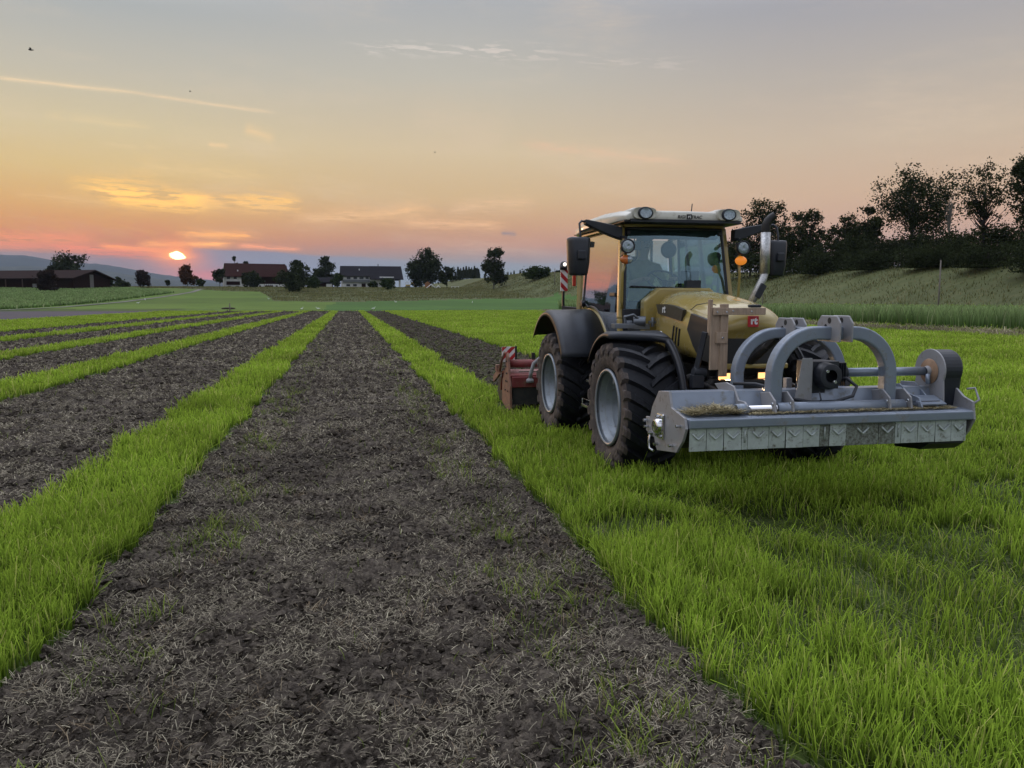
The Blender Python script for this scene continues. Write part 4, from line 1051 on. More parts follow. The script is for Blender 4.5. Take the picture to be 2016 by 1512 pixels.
# striped warning board with lamp on the rear fender
def stripes(name, c, w, h, axis, parent, n=5, slope=1):
    "red and white slanted bands, each a strip of the board"
    x0, z0 = -w / 2, -h / 2
    bd = MB(); bd.box(c, (w, .02, h)); o = bd.build(name, M_white, parent, bevel=.002)
    g = MB(); per = .14
    k = -6
    def clip(poly, ins, inter):
        out = []
        for i in range(len(poly)):
            a, b = poly[i], poly[(i + 1) % len(poly)]
            if ins(a): out.append(a)
            if ins(a) != ins(b): out.append(inter(a, b))
        return out
    while k < 8:
        lo_, hi_ = k * per, k * per + per / 2
        poly = [(x0, z0), (x0 + w, z0), (x0 + w, z0 + h), (x0, z0 + h)]
        f = lambda p: p[1] + slope * p[0] * 1.0
        for lim, sg in ((lo_, 1), (hi_, -1)):
            if not poly: break
            poly = clip(poly, lambda p: (f(p) - lim) * sg >= 0, lambda a, b: (a[0] + (b[0] - a[0]) * (lim - f(a)) / (f(b) - f(a)), a[1] + (b[1] - a[1]) * (lim - f(a)) / (f(b) - f(a))))
        if len(poly) > 2: g.prism([(c[0] + p[0], c[2] + p[1]) for p in poly], 1, c[1] - .013, c[1] - .005)
        k += 1
    g.build('red_stripes', M_red, o); return o
stripes('warning_board', (2.98, 10.85, 1.985), .10, .30, 1, TR, slope=1)
g = MB(); g.cyl((2.98, 10.865, 2.13), (2.98, 10.865, 2.20), .055, n=16); g.ball((2.98, 10.865, 2.20), .052, 14); g.bar((2.98, 10.885, 2.18), (2.98, 10.885, 1.60), .04, .03); g.bar((2.98, 10.87, 1.60), (3.1, 10.5, 1.58), .05, .05); wl2 = g.build('position_lamp', M_blk, TR)
g = MB(); g.ball((2.98, 10.81, 2.205), .026, 12); g.build('lamp_lens', emis('position_light', (1, .95, .85), 1.6), wl2)
g = MB(); g.box((3.10, 10.75, 2.0), (.05, .03, .2)); g.build('tail_lamp', mat('red_lens', (.6, .05, .03), .3, 0, .1, 5, coat=.5), TR, bevel=.01)

for o in list(TR.children):
    if o.name.split('.')[0] in ('hood', 'cable', 'wooden_bracket', 'clamp', 'side_strut', 'cab_frame', 'cab_floor', 'hood_cowl', 'windscreen', 'cab_roof', 'door', 'quarter_window', 'rear_window', 'seat', 'dashboard',
        'steering_wheel', 'control_console', 'cab_fan', 'interior_mirror', 'headliner', 'mirror_arm', 'work_lamp', 'indicator', 'handrail', 'exhaust'): o.location.y += DYC
# ------------------------------------------------------------------ driver
def skin_body(name, verts, edges, radii, m, sub=2, parent=None):
    me = bpy.data.meshes.new(name); me.from_pydata(verts, edges, []); o = bpy.data.objects.new(name, me); COL.objects.link(o)
    sk = o.modifiers.new('s', 'SKIN'); sk.use_smooth_shade = True
    for i, r in enumerate(radii):
        v = me.skin_vertices[0].data[i]; v.radius = (r, r) if not isinstance(r, tuple) else r; v.use_root = (i == 0)
    ss = o.modifiers.new('ss', 'SUBSURF'); ss.levels = sub; ss.render_levels = sub
    dg = bpy.context.evaluated_depsgraph_get(); me2 = bpy.data.meshes.new_from_object(o.evaluated_get(dg)); bpy.data.objects.remove(o)
    me2.materials.clear(); me2.materials.append(m)
    for p in me2.polygons: p.use_smooth = True
    o = bpy.data.objects.new(name, me2); COL.objects.link(o)
    if parent is not None: attach(o, parent)
    return o
M_skin = mat('skin', (.42, .26, .19), .55, 0, .1, 10)
M_shirt = mat('olive_shirt', (.30, .28, .14), .85, 0, .2, 12)
M_trou = mat('dark_trousers', (.04, .045, .06), .85, 0, .2, 12)
M_cap = mat('dark_cap', (.03, .035, .045), .8, 0, .2, 12)
dxp = XC - .10; dyp = 9.52 + DYC
PV = [(dxp, dyp, 1.63), (dxp, dyp + .02, 1.78), (dxp, dyp - .01, 1.95), (dxp, dyp - .02, 2.10), (dxp, dyp - .04, 2.19), (dxp, dyp - .07, 2.27), (dxp, dyp - .09, 2.36), (dxp, dyp - .09, 2.43),
      (dxp - .20, dyp - .03, 2.10), (dxp - .26, dyp - .12, 1.87), (dxp - .17, dyp - .36, 1.93), (dxp - .12, dyp - .44, 1.96),
      (dxp + .20, dyp - .03, 2.10), (dxp + .27, dyp - .12, 1.87), (dxp + .24, dyp - .34, 1.93), (dxp + .23, dyp - .42, 1.96),
      (dxp - .10, dyp - .06, 1.62), (dxp - .14, dyp - .48, 1.63), (dxp - .13, dyp - .55, 1.22), (dxp - .13, dyp - .70, 1.19),
      (dxp + .10, dyp - .06, 1.62), (dxp + .14, dyp - .48, 1.63), (dxp + .13, dyp - .55, 1.22), (dxp + .13, dyp - .70, 1.19)]
PE = [(0, 1), (1, 2), (2, 3), (3, 4), (4, 5), (5, 6), (6, 7), (3, 8), (8, 9), (9, 10), (10, 11), (3, 12), (12, 13), (13, 14), (14, 15), (0, 16), (16, 17), (17, 18), (18, 19), (0, 20), (20, 21), (21, 22), (22, 23)]
PR = [(.17, .13), (.155, .12), (.165, .125), (.17, .11), .06, .065, .088, .075, .065, .05, .038, .03, .065, .05, .038, .03, .09, .07, .05, .04, .09, .07, .05, .04]
DR = empty('person', (dxp, dyp, 1.57), 'driver in an olive shirt and dark cap seated behind the tractor steering wheel', 'person')
body = skin_body('body', PV, PE, PR, M_skin, 2, DR)
body.data.materials.append(M_shirt); body.data.materials.append(M_trou)
for p in body.data.polygons:
    c = p.center
    wrist = (c.y < dyp - .27 and c.z > 1.8)
    if c.z > 2.20 or wrist: p.material_index = 0
    elif c.z > 1.70 and c.y > dyp - .3 : p.material_index = 1
    else: p.material_index = 2
hx, hy, hz_ = dxp, dyp - .10, 2.385
g = MB(); g.ball((hx, hy - .088, hz_ - .01), .018, 8, (.8, 1, 1.3)); g.build('nose', M_skin, DR)
for s_ in (-1, 1):
    g = MB(); g.ball((hx + s_ * .087, hy + .005, hz_), .022, 8, (.5, 1, 1.3)); g.build('ear', M_skin, DR)
    g = MB(); g.ball((hx + s_ * .032, hy - .078, hz_ + .02), .011, 8); g.build('eye', M_cap, DR)
g = MB(); g.box((hx, hy - .086, hz_ - .05), (.045, .01, .008)); g.build('mouth', M_cap, DR)
g = MB(); g.ball((hx, hy + .012, hz_ + .035), .105, 18, (.92, 1.02, .88)); g.v = [v if v[2] > hz_ + .03 else (v[0], v[1], hz_ + .03) for v in g.v]; g.prism([(hx - .075, hy - .07), (hx + .075, hy - .07), (hx + .06, hy - .15), (hx - .06, hy - .15)], 2, hz_ + .045, hz_ + .055); g.build('cap', M_cap, DR)
for s, (bx, by, bz) in ((-1, PV[11]), (1, PV[15])):
    g = MB(); g.ball((bx, by - .02, bz), .034, 10, (1, 1.2, .6))
    for k in range(4):
        ox = bx + (k - 1.5) * .019; ln = (.034, .04, .038, .03)[k]
        g.tube([(ox, by - .045, bz + .008), (ox, by - .05 - ln * .6, bz + .012), (ox, by - .052 - ln, bz - .010), (ox, by - .045 - ln * .6, bz - .028)], [.009, .0085, .008, .007], 7)
    g.tube([(bx + s * -.03, by - .01, bz), (bx + s * -.045, by - .04, bz + .005), (bx + s * -.04, by - .065, bz + .004)], [.011, .010, .008], 7)
    g.build('hand', M_skin, DR)
# ------------------------------------------------------------------ flail mower on the front linkage
M_galv = mat('grey_implement_paint', (.225, .262, .325), .34, .35, .10, 5, dirt=(.20, .19, .16), dirtamt=.22)
M_plate = mat('pale_grey_plate', (.28, .28, .295), .45, .2, .08, 5, dirt=(.2, .18, .15), dirtamt=.2)
M_flap = mat('zinc_flap', (.46, .51, .50), .42, .3, .2, 14, dirt=(.12, .11, .07), dirtamt=.30)
M_flapd = mat('soiled_flap', (.24, .27, .24), .6, .3, .3, 22, dirt=(.07, .06, .04), dirtamt=.75)
M_tan = mat('rusty_disc', (.30, .19, .12), .6, .3, .3, 12)
MX0, MX1 = 2.42, 4.87
MO = empty('flail_mower', (3.7, 5.8, .5), 'grey flail mower with curved arches raised in front of the tractor', 'mower')
body = MB()
body.prism([(5.40, .765), (5.40, .825), (5.415, .835), (5.64, .845), (5.66, .87), (5.70, .995), (5.92, .985), (6.10, .80), (6.14, .66), (6.12, .62), (6.08, .78), (5.90, .955), (5.72, .965), (5.67, .83), (5.62, .82), (5.44, .80), (5.43, .765)], 0, MX0 + .012, MX1 - .012)
HB = body.build('housing', M_galv, MO)
b = MB(); b.box(((MX0 + MX1) / 2, 5.40, .795), (MX1 - MX0 - .03, .065, .072)); b.build('front_beam', M_galv, MO, bevel=.01)
b = MB(); b.cyl((MX0 + .06, 5.80, .68), (MX1 - .06, 5.80, .68), .10, n=20)
for k in range(26):
    x = MX0 + .12 + k * .09; a = k * 2.1; b.box((x, 5.80 + .13 * math.cos(a), .68 + .13 * math.sin(a)), (.05, .05, .05), (a, 0, 0))
b.build('rotor', M_dark, MO)
b = MB(); b.cyl((MX0 + .05, 6.06, .56), (MX1 - .05, 6.06, .56), .075, n=20); b.build('support_roller', M_dark, MO)
epL = [(5.905, .985), (5.70, 1.005), (5.655, .885), (5.405, .838), (5.375, .76), (5.43, .66), (5.54, .555), (5.92, .505), (5.985, .60), (6.06, .60), (6.16, .63), (6.17, .745), (6.08, .75), (6.04, .84)]
b = MB(); b.prism(epL, 0, MX0 - .012, MX0 + .010); EP = b.build('end_plate', M_plate, MO, bevel=.003)
b = MB(); b.box((MX0 - .022, 5.83, .715), (.02, .13, .20)); b.build('bearing_flange', M_chrome, EP, bevel=.01)
b = MB(); b.lathe([(-.045, .001), (-.045, .035), (-.05, .045), (-.03, .06), (0, .062)], (MX0 - .028, 5.83, .715), 0, 24); b.build('bearing_hub', M_chrome, EP)
for (y, z) in ((5.79, .79), (5.87, .79), (5.79, .64), (5.87, .64), (5.47, .77), (6.11, .67), (6.02, .63), (6.13, .72), (5.60, .60), (5.9, .56)):
    b = MB(); b.cyl((MX0 - .050, y, z), (MX0 - .012, y, z), .013, n=6, smooth=False); b.build('bolt', M_steel, EP)
b = MB(); b.tube([(MX0 - .02, 6.03, .64), (MX0 - .03, 6.05, .56), (MX0 - .03, 6.03, .50), (MX0 - .02, 5.97, .49)], .012, 6); b.build('chain', M_steel, EP)
epR = [(5.98, .98), (5.60, 1.0), (5.50, .93), (5.40, .90), (5.375, .76), (5.43, .66), (5.50, .57), (5.92, .505), (6.12, .62), (6.14, .80)]
b = MB(); b.prism(epR, 0, MX1 - .010, MX1 + .012); ER = b.build('end_plate', M_plate, MO, bevel=.003)
# belt guard
def teardrop(cy_, cz_, r, yb, w):
    pts = [(cy_ + r * math.cos(a), cz_ + r * math.sin(a)) for a in np.linspace(math.radians(-25), math.radians(205), 22)]
    return pts + [(yb - w, .78), (yb + w, .78)]
b = MB(); b.prism(teardrop(5.70, 1.13, .175, 5.72, .20), 0, MX1 - .17, MX1 - .155); bg = b.build('belt_guard', M_plate, MO, bevel=.004)
b = MB(); b.prism(teardrop(5.72, 1.14, .158, 5.74, .13), 0, MX1 - .152, MX1 + .04); b.build('guard_cover', M_blk, bg, bevel=.02)
b = MB(); b.lathe([(0, .001), (0, .10), (.006, .105)], (MX1 - .180, 5.70, 1.12), 0, 28); b.build('guard_disc', M_tan, bg)
b = MB(); b.prism([(5.45, .84), (5.95, .84), (5.90, 1.0), (5.74, 1.02), (5.62, .95), (5.50, .93)], 0, MX1 - .42, MX1 - .405); b.build('rib_plate', M_galv, MO, bevel=.003)
b = MB(); b.prism([(5.45, .84), (5.95, .84), (5.93, 1.02), (5.76, 1.03), (5.60, .92)], 0, MX1 - .26, MX1 - .245); b.build('rib_plate', M_galv, MO, bevel=.003)
b = MB(); b.box((MX1 - .30, 5.55, .90), (.24, .16, .012), (.35, 0, 0)); b.build('deflector', M_galv, MO)
b = MB(); b.tube([(MX1 + .02, 5.50, .99), (MX1 + .07, 5.47, 1.0), (MX1 + .07, 5.42, .91), (MX1 + .02, 5.42, .88)], .010, 6); b.build('lifting_eye', M_plate, MO)
b = MB(); b.prism([(5.46, .62), (5.46, .56), (5.55, .50), (5.86, .47), (5.86, .55)], 0, MX1 - .34, MX1 - .02); b.build('skid', M_blk, MO)
# flaps: positions read along the front edge
fx = [1348, 1382, 1416, 1451, 1463, 1505, 1538, 1572, 1605, 1624, 1657, 1721, 1753, 1765, 1798, 1832, 1863, 1893]
fxw = [float(at(q, 858, 1, 5.39)[0]) for q in fx]; fxw = [MX0 + .03 + (v - fxw[0]) * (MX1 - .05 - MX0 - .03) / (fxw[-1] - fxw[0]) for v in fxw]
for k in range(len(fx) - 1):
    x0, x1 = fxw[k] + .002, fxw[k + 1] - .002; xm_ = (x0 + x1) / 2; hw_ = (x1 - x0) / 2
    tl_ = rnd.uniform(-.004, .004); yb = 5.405 + rnd.uniform(-.004, .004)
    b = MB(); b.box((xm_, yb, .672), (x1 - x0, .006, .172), (rnd.uniform(-.03, .03), tl_, 0))
    fl = b.build('flap', M_flapd if fx[k] in (1605, 1657, 1721) else M_flap, MO, bevel=.002)
    if hw_ > .05:
        e = MB(); v_ = min(.05, hw_ - .018)
        e.tube([(xm_ - v_, yb - .006, .722), (xm_ - v_ * .1, yb - .008, .678), (xm_ + v_ * .1, yb - .008, .678), (xm_ + v_, yb - .006, .722)], .0085, 6)
        e.build('embossed_rib', M_flap, fl)
    else:
        e = MB(); e.tube([(xm_, yb - .006, .74), (xm_, yb - .006, .64)], .007, 6); e.build('embossed_rib', M_flap, fl)
# arches of rectangular section
def arch(y, x0, x1, zb, zt, R, w=.105, d=.10, name='arch'):
    "outer outline x0..x1, one smooth inverted U"
    path = [(x0 + w / 2, zb)]
    for a in np.linspace(180, 90, 14): path.append((x0 + w / 2 + R + R * math.cos(math.radians(a)), zt - w / 2 - R + R * math.sin(math.radians(a))))
    for a in np.linspace(90, 0, 14): path.append((x1 - w / 2 - R + R * math.cos(math.radians(a)), zt - w / 2 - R + R * math.sin(math.radians(a))))
    path.append((x1 - w / 2, zb)); rings = []
    for i, (x, z) in enumerate(path):
        a = path[max(0, i - 1)]; c = path[min(len(path) - 1, i + 1)]
        tx, tz = c[0] - a[0], c[1] - a[1]; L_ = math.hypot(tx, tz); nx, nz = -tz / L_, tx / L_
        rings.append([(x + nx * w / 2, y - d / 2, z + nz * w / 2), (x + nx * w / 2, y + d / 2, z + nz * w / 2), (x - nx * w / 2, y + d / 2, z - nz * w / 2), (x - nx * w / 2, y - d / 2, z - nz * w / 2)])
    g = MB(); g.loft(rings, True, True, False); return g.build(name, M_galv, MO, bevel=.014, seg=3)
arch(5.62, 3.19, 4.30, .86, 1.50, .34)
arch(6.22, 3.20, 4.26, .92, 1.47, .36, .09, .09)
# head plates over both arches
for yy, zz, xx in ((5.62, 1.5, 3.755), (6.20, 1.47, 3.72)):
    for dx in (-.052, .052):
        b = MB(); b.prism([(yy - .16, zz - .12), (yy + .14, zz - .12), (yy + .15, zz + .02), (yy + .10, zz + .085), (yy - .11, zz + .085), (yy - .16, zz + .03)], 0, xx + dx - .008, xx + dx + .008)
        hp = b.build('head_plate', M_plate, MO, bevel=.01)
        for (py, pz) in ((yy - .02, zz + .045), (yy + .03, zz - .05)):
            b = MB(); b.lathe([(-.0095, .001), (-.0095, .024)], (xx + dx, py, pz), 0, 16); b.build('pin_hole', M_dark, hp)
    b = MB(); b.cyl((xx - .06, yy + .03, zz + .0), (xx + .06, yy + .03, zz + .0), .016); b.build('head_pin', M_steel, MO)
b = MB(); b.box((3.74, 5.95, 1.445), (.12, .52, .07)); b.build('top_beam', M_galv, MO, bevel=.008)
# cross tubes
b = MB(); b.cyl((3.22, 5.53, .868), (4.33, 5.53, .868), .050, n=24); b.build('carrier_tube', M_galv, MO)
b = MB(); b.cyl((2.93, 5.53, .872), (4.66, 5.53, .872), .028, n=20); b.build('slide_rod', M_chrome, MO)
b = MB(); b.lathe([(-.045, .027), (-.05, .045), (.045, .045), (.05, .027)], (2.93, 5.53, .872), 0, 24, close=True); b.build('rod_socket', M_galv, MO)
b = MB(); b.prism([(5.50, .83), (5.60, .84), (5.95, .96), (6.05, 1.02), (5.85, 1.05), (5.72, 1.03), (5.64, .93), (5.54, .93), (5.49, .90)], 0, 2.955, 2.972); b.build('bracket_plate', M_plate, MO, bevel=.004)
for xx in (3.18, 3.33, 4.17, 4.36):
    b = MB(); b.prism([(5.45, .84), (5.60, .84), (5.72, .86), (5.70, .98), (5.56, 1.0), (5.47, .94)], 0, xx - .008, xx + .008); bp_ = b.build('bracket_plate', M_plate, MO, bevel=.006)
    b = MB(); b.cyl((xx - .014, 5.50, .91), (xx + .014, 5.50, .91), .012, n=12); b.build('bolt', M_steel, bp_)
# drive
b = MB(); b.cyl((3.95, 5.74, 1.12), (4.72, 5.72, 1.12), .036, n=24); b.build('drive_tube', M_galv, MO)
b = MB(); b.lathe([(-.07, .036), (-.03, .05), (0, .052), (0, .075), (.02, .078), (.03, .001)], (4.73, 5.71, 1.12), 0, 24); b.build('shaft_flange', M_plate, MO)
b = MB(); b.cyl((4.66, 5.67, 1.10), (4.66, 5.66, 1.02), .018); b.build('grease_point', M_galv, MO)
gb = MB(); gb.box((3.71, 5.76, 1.11), (.24, .22, .22)); gb.lathe([(-.13, .05), (-.13, .095), (0, .11), (.02, .11), (.02, .001)], (3.70, 5.68, 1.11), 1, 24)
for k in range(5): gb.box((3.83 + k * .022, 5.78, 1.11), (.008, .19, .19))
gb.cyl((3.8, 5.78, 1.11), (3.96, 5.76, 1.12), .075, .065); gb.box((3.66, 5.78, .97), (.16, .18, .12))
GB = gb.build('gearbox', M_blk, MO, bevel=.014)
for (x, z) in ((3.665, 1.15), (3.735, 1.065)):
    b = MB(); b.cyl((x, 5.545, z), (x, 5.60, z), .012, n=12); b.build('bolt', M_steel, GB)
b = MB(); b.prism([(3.42, .85), (3.575, .85), (3.575, 1.25), (3.49, 1.25)], 1, 5.62, 5.632); b.box((3.575, 5.68, 1.05), (.01, .12, .36)); b.build('gusset', M_plate, MO, bevel=.004)
b = MB(); b.tube([(3.42, 5.62, .93), (3.55, 5.58, .905), (3.75, 5.56, .91), (3.90, 5.56, .95), (3.96, 5.60, 1.02), (3.92, 5.68, 1.08), (3.84, 5.74, 1.06)], .014, 8); b.build('hose', M_blk, MO)
b = MB(); b.tube([(3.10, 6.0, 1.02), (3.22, 5.85, 1.03), (3.32, 5.7, 1.0), (3.38, 5.62, .94)], .013, 8); b.build('hose', M_blk, MO)
b = MB(); b.tube([(3.60, 5.55, .99), (3.61, 5.54, .93), (3.60, 5.56, .89)], .006, 6); b.build('cable', M_blk, MO)
for (x, h_) in ((3.55, .07),):
    b = MB(); b.box((x, 5.93, 1.02), (.05, .05, .09)); b.build('lug', M_plate, MO)
# cut straw caught on the mower deck
M_pile = blade_mat('cut_straw', (.17, .14, .08), (.38, .32, .19), (.50, .44, .28), .1, .4)
def pile(name, x0, x1, n, y0, y1, zb, hmax, label, lenr=(.03, .12)):
    x = rng.uniform(x0, x1, n) ** 1.0; y = rng.uniform(y0, y1, n); f = np.exp(-((x - (x0 + x1) / 2) / ((x1 - x0) * .32)) ** 2)
    z = zb + hmax * f * rng.random(n) ** 1.3
    ln = rng.uniform(*lenr, n)
    o = blades(name, x, y, z, ln, .0055 + 0 * x, .90 + .09 * rng.random(n), M_pile, bend=.25, blunt=.8, flat=.42)
    return tag(o, label, kind='stuff')
pile('cut_straw', 2.48, 2.92, 1500, 5.43, 5.63, .846, .052, 'small heap of cut straw on the left end of the mower deck')
pile('cut_straw', 2.95, 4.75, 4200, 5.43, 5.56, .842, .012, 'thin layer of brown cuttings along the mower deck', (.02, .05))

# ------------------------------------------------------------------ rotary tiller behind
M_tred = mat('worn_red_paint', (.20, .035, .035), .5, .1, .25, 8, dirt=(.17, .10, .07), dirtamt=.4)
M_rust = mat('rusty_plate', (.26, .13, .09), .7, .2, .3, 9, dirt=(.14, .10, .08), dirtamt=.4)
TI = empty('rotary_tiller', (3.66, 11.8, 0), 'worn red rotary tiller hitched behind the tractor', 'tiller')
tx0, tx1 = 2.33, 4.95
b = MB(); b.cyl((tx0, 11.62, .76), (tx1, 11.62, .76), .062, n=20); b.build('main_tube', M_tred, TI)
b = MB(); b.box(((tx0 + tx1) / 2, 11.45, .50), (tx1 - tx0 - .04, .12, .16)); b.build('front_beam', M_tred, TI, bevel=.01)
b = MB(); b.prism([(11.42, .60), (11.52, .62), (11.80, .66), (12.1, .60), (12.25, .30), (12.22, .30), (12.08, .57), (11.80, .63), (11.42, .57)], 0, tx0, tx1); b.build('rotor_hood', M_tred, TI)
b = MB(); b.cyl((tx0 + .03, 11.78, .30), (tx1 - .03, 11.78, .30), .09, n=16)
for k in range(34):
    x = tx0 + .08 + k * .074; a = k * 1.9; b.bar((x, 11.78, .30), (x, 11.78 + .26 * math.cos(a), .30 + .26 * math.sin(a)), .05, .012); b.bar((x, 11.78 + .26 * math.cos(a), .30 + .26 * math.sin(a)), (x + .05, 11.78 + .27 * math.cos(a + .2), .30 + .27 * math.sin(a + .2)), .05, .012)
b.build('tine_rotor', M_dark, TI)
b = MB(); b.box(((tx0 + tx1) / 2, 11.43, .30), (tx1 - tx0 - .06, .02, .26)); b.build('rubber_skirt', M_dark, TI)
for xx in (tx0, tx1):
    b = MB(); b.prism([(11.36, .10), (11.62, .07), (12.0, .15), (11.95, .50), (11.72, .70), (11.68, .90), (11.60, .93), (11.54, .86), (11.46, .60), (11.38, .45)], 0, xx - .022, xx + .012); sp_l = b.build('side_plate', M_rust, TI, bevel=.006)
    for (y, z) in ((11.6, .8), (11.64, .72), (11.58, .62), (11.56, .5), (11.66, .5), (11.5, .36), (11.7, .36)):
        b = MB(); b.cyl((xx - .034, y, z), (xx - .02, y, z), .014, n=8); b.build('bolt', M_dark, sp_l)
    b = MB(); b.bar((xx - .05, 12.0, .62), (xx - .05, 12.5, .45), .03, .10); b.box((xx - .07, 12.1, .66), (.05, .10, .10)); b.tube([(xx - .04, 11.66, .93), (xx - .06, 11.8, .8), (xx - .05, 12.0, .62)], .02, 6); b.build('side_arm', M_rust, TI)
b = MB(); b.cyl((tx0 + .05, 12.5, .30), (tx1 - .05, 12.5, .30), .20, n=24); b.build('packer_roller', M_dark, TI)
for k, x in enumerate((2.72, 2.95, 4.3, 4.6)):
    b = MB(); b.bar((x, 11.62, .80), (x, 11.62, .92), .04, .05); b.build('lug', M_dark, TI)
b = MB(); b.tube([(3.0, 11.35, .88), (2.78, 11.33, .88), (2.66, 11.33, .78), (2.62, 11.34, .64), (2.61, 11.36, .56)], .028, 10); b.lathe([(-.04, .03), (-.04, .06), (0, .055), (.02, .03)], (2.61, 11.36, .54), 2, 16); b.build('hose', M_hose, TI)
b = MB(); b.box((3.66, 11.6, .86), (.5, .5, .3)); b.bar((3.3, 10.4, .6), (3.3, 11.5, .62), .06, .08); b.bar((4.0, 10.4, .6), (4.0, 11.5, .62), .06, .08); b.bar((3.66, 10.4, 1.0), (3.66, 11.6, 1.05), .05, .05); b.build('headstock', M_tred, TI, bevel=.01)
b = MB(); b.box((2.9, 11.64, .62), (.8, .03, .05)); b.build('straw_guard', M_steel, TI)
wbd = stripes('warning_board', (2.385, 11.86, .885), .20, .23, 1, TI, slope=-1)
b = MB(); b.box((2.505, 11.87, .88), (.03, .03, .26)); b.build('board_edge', M_blk, wbd)
# ------------------------------------------------------------------ trees
def leaf_mat(name, c0, c1):
    m = bpy.data.materials.new(name); m.use_nodes = True; t = m.node_tree; t.nodes.clear(); L = t.links.new
    ar = t.nodes.new('ShaderNodeAttribute'); ar.attribute_name = 'rnd'
    r = t.nodes.new('ShaderNodeValToRGB'); r.color_ramp.elements[0].color = (*c0, 1); r.color_ramp.elements[1].color = (*c1, 1); L(ar.outputs['Fac'], r.inputs[0])
    d = t.nodes.new('ShaderNodeBsdfDiffuse'); tr = t.nodes.new('ShaderNodeBsdfTranslucent'); L(r.outputs[0], d.inputs[0]); L(r.outputs[0], tr.inputs[0])
    ms = t.nodes.new('ShaderNodeMixShader'); ms.inputs[0].default_value = .2; L(d.outputs[0], ms.inputs[1]); L(tr.outputs[0], ms.inputs[2])
    o = t.nodes.new('ShaderNodeOutputMaterial'); L(ms.outputs[0], o.inputs[0]); return m
L_dark = leaf_mat('dark_leaves', (.010, .015, .008), (.050, .062, .028))
L_green = leaf_mat('green_leaves', (.018, .032, .012), (.045, .065, .022))
L_rust = leaf_mat('copper_leaves', (.05, .022, .012), (.12, .055, .025))
L_plum = leaf_mat('plum_leaves', (.018, .012, .012), (.045, .03, .024))
M_bark = mat('bark', (.028, .024, .022), .9, 0, .4, 3)
M_bark2 = mat('pale_bark', (.16, .15, .13), .9, 0, .4, 3)
def place(px, dist):
    d = ray(px, 592); d = d / np.linalg.norm(d[:2]); X, Y = d[0] * dist, d[1] * dist
    return float(X), float(Y), float(terrain(X, Y))
def zat(px, y, dist):
    d = ray(px, y); return H + d[2] / np.linalg.norm(d[:2]) * dist
def tree(name, label, px, topy, wpx, dist, lm=None, base=.22, lobes=8, leaves=3000, leaf=None, shape=1.0, open_=0.0, group=None, cat='tree', trunkr=None, bark=None, lean=0, bare=0, depth=1.0):
    X, Y, Z = place(px, dist); top = zat(px, topy, dist); h = max(1.5, top - Z); R_ = wpx / F * dist / 2
    root = empty(name, (X, Y, Z), label, cat, group)
    leaf = leaf or max(.10, dist * .00145); lobes = int(lobes * 1.3); leaves = int(leaves * 1.35)
    tr = MB(); tr_r = trunkr or h * .014
    zb = h * base
    tp = [(X, Y, Z - .3), (X + lean * .3, Y, Z + h * .3), (X + lean * .6, Y + .1, Z + h * .6), (X + lean, Y, Z + h * .88)]
    tr.tube(tp, [tr_r * 1.3, tr_r, tr_r * .6, tr_r * .12], 7)
    def trunk_at(t):
        a = np.array(tp); return np.array([np.interp(t, [0, .3, .6, .88], a[:, q]) for q in range(3)])
    cz = Z + (zb + h) / 2; ch = (h - zb) / 2
    cen = []
    for k in range(lobes):
        a = rnd.uniform(0, 6.283); q = rnd.uniform(.25, .72); u = rnd.uniform(-.75, .72)
        wr = math.sqrt(max(.05, 1 - abs(u) ** (2.2 * shape))); cen.append((X + lean * .6 + R_ * q * wr * math.cos(a), Y + R_ * depth * q * wr * math.sin(a), cz + ch * u, rnd.uniform(.32, .50) * R_))
    cen.append((X + lean, Y, cz + ch * .70, R_ * .34)); cen.append((X + lean * .5, Y, cz, R_ * .5))
    sub_ = []
    for (x, y, z, r) in cen:
        for k in range(max(3, int(11 * (1 - open_ * .35)))):
            v = rng.normal(0, 1, 3); v /= np.linalg.norm(v); f = rng.random() ** .4
            p = np.array([x, y, z]) + v * r * f * np.array([1.1, 1.1, .9]); p[2] = min(p[2], Z + h - .02 * h)
            sub_.append((p, r * rng.uniform(.20, .46) * (1 - .1 * open_)))
    for q, (p, r) in enumerate(sub_):
        if q % (2 if bare or open_ > .5 else 4) == 0:
            hz0 = min(.85, max(base * .7, (p[2] - Z) / h * .62)); s0 = trunk_at(hz0); mid = (s0 + p) / 2 + np.array([0, 0, -.02 * h])
            tr.tube([tuple(s0), tuple(mid), tuple(p)], [tr_r * .42, tr_r * .24, tr_r * .06], 5, False)
    tr.build('trunk', bark or M_bark, root, recalc=False)
    if not bare:
        per = max(6, leaves // len(sub_)); P_ = np.concatenate([p + rng.normal(0, 1, (per, 3)) * r * .72 for p, r in sub_])
        P_[:, 2] = np.maximum(P_[:, 2], Z + .15)
        n = len(P_); a = rng.normal(0, 1, (n, 3)); a /= np.linalg.norm(a, axis=1)[:, None]; b_ = np.cross(a, rng.normal(0, 1, (n, 3))); b_ /= np.linalg.norm(b_, axis=1)[:, None]
        s_ = (leaf * rng.uniform(.5, 1.25, n))[:, None]
        V_ = np.stack([P_ - a * s_, P_ - b_ * s_ * .6, P_ + a * s_, P_ + b_ * s_ * .6], 1).reshape(-1, 3)
        Q_ = np.arange(n * 4).reshape(-1, 4)
        lump = np.repeat(rng.random(len(sub_)), per) * .6 + rng.random(n) * .4
        np_mesh('crown', V_, Q_, lm or L_dark, False, {'rnd': ('FLOAT', np.repeat(lump, 4))}, root)
    return root
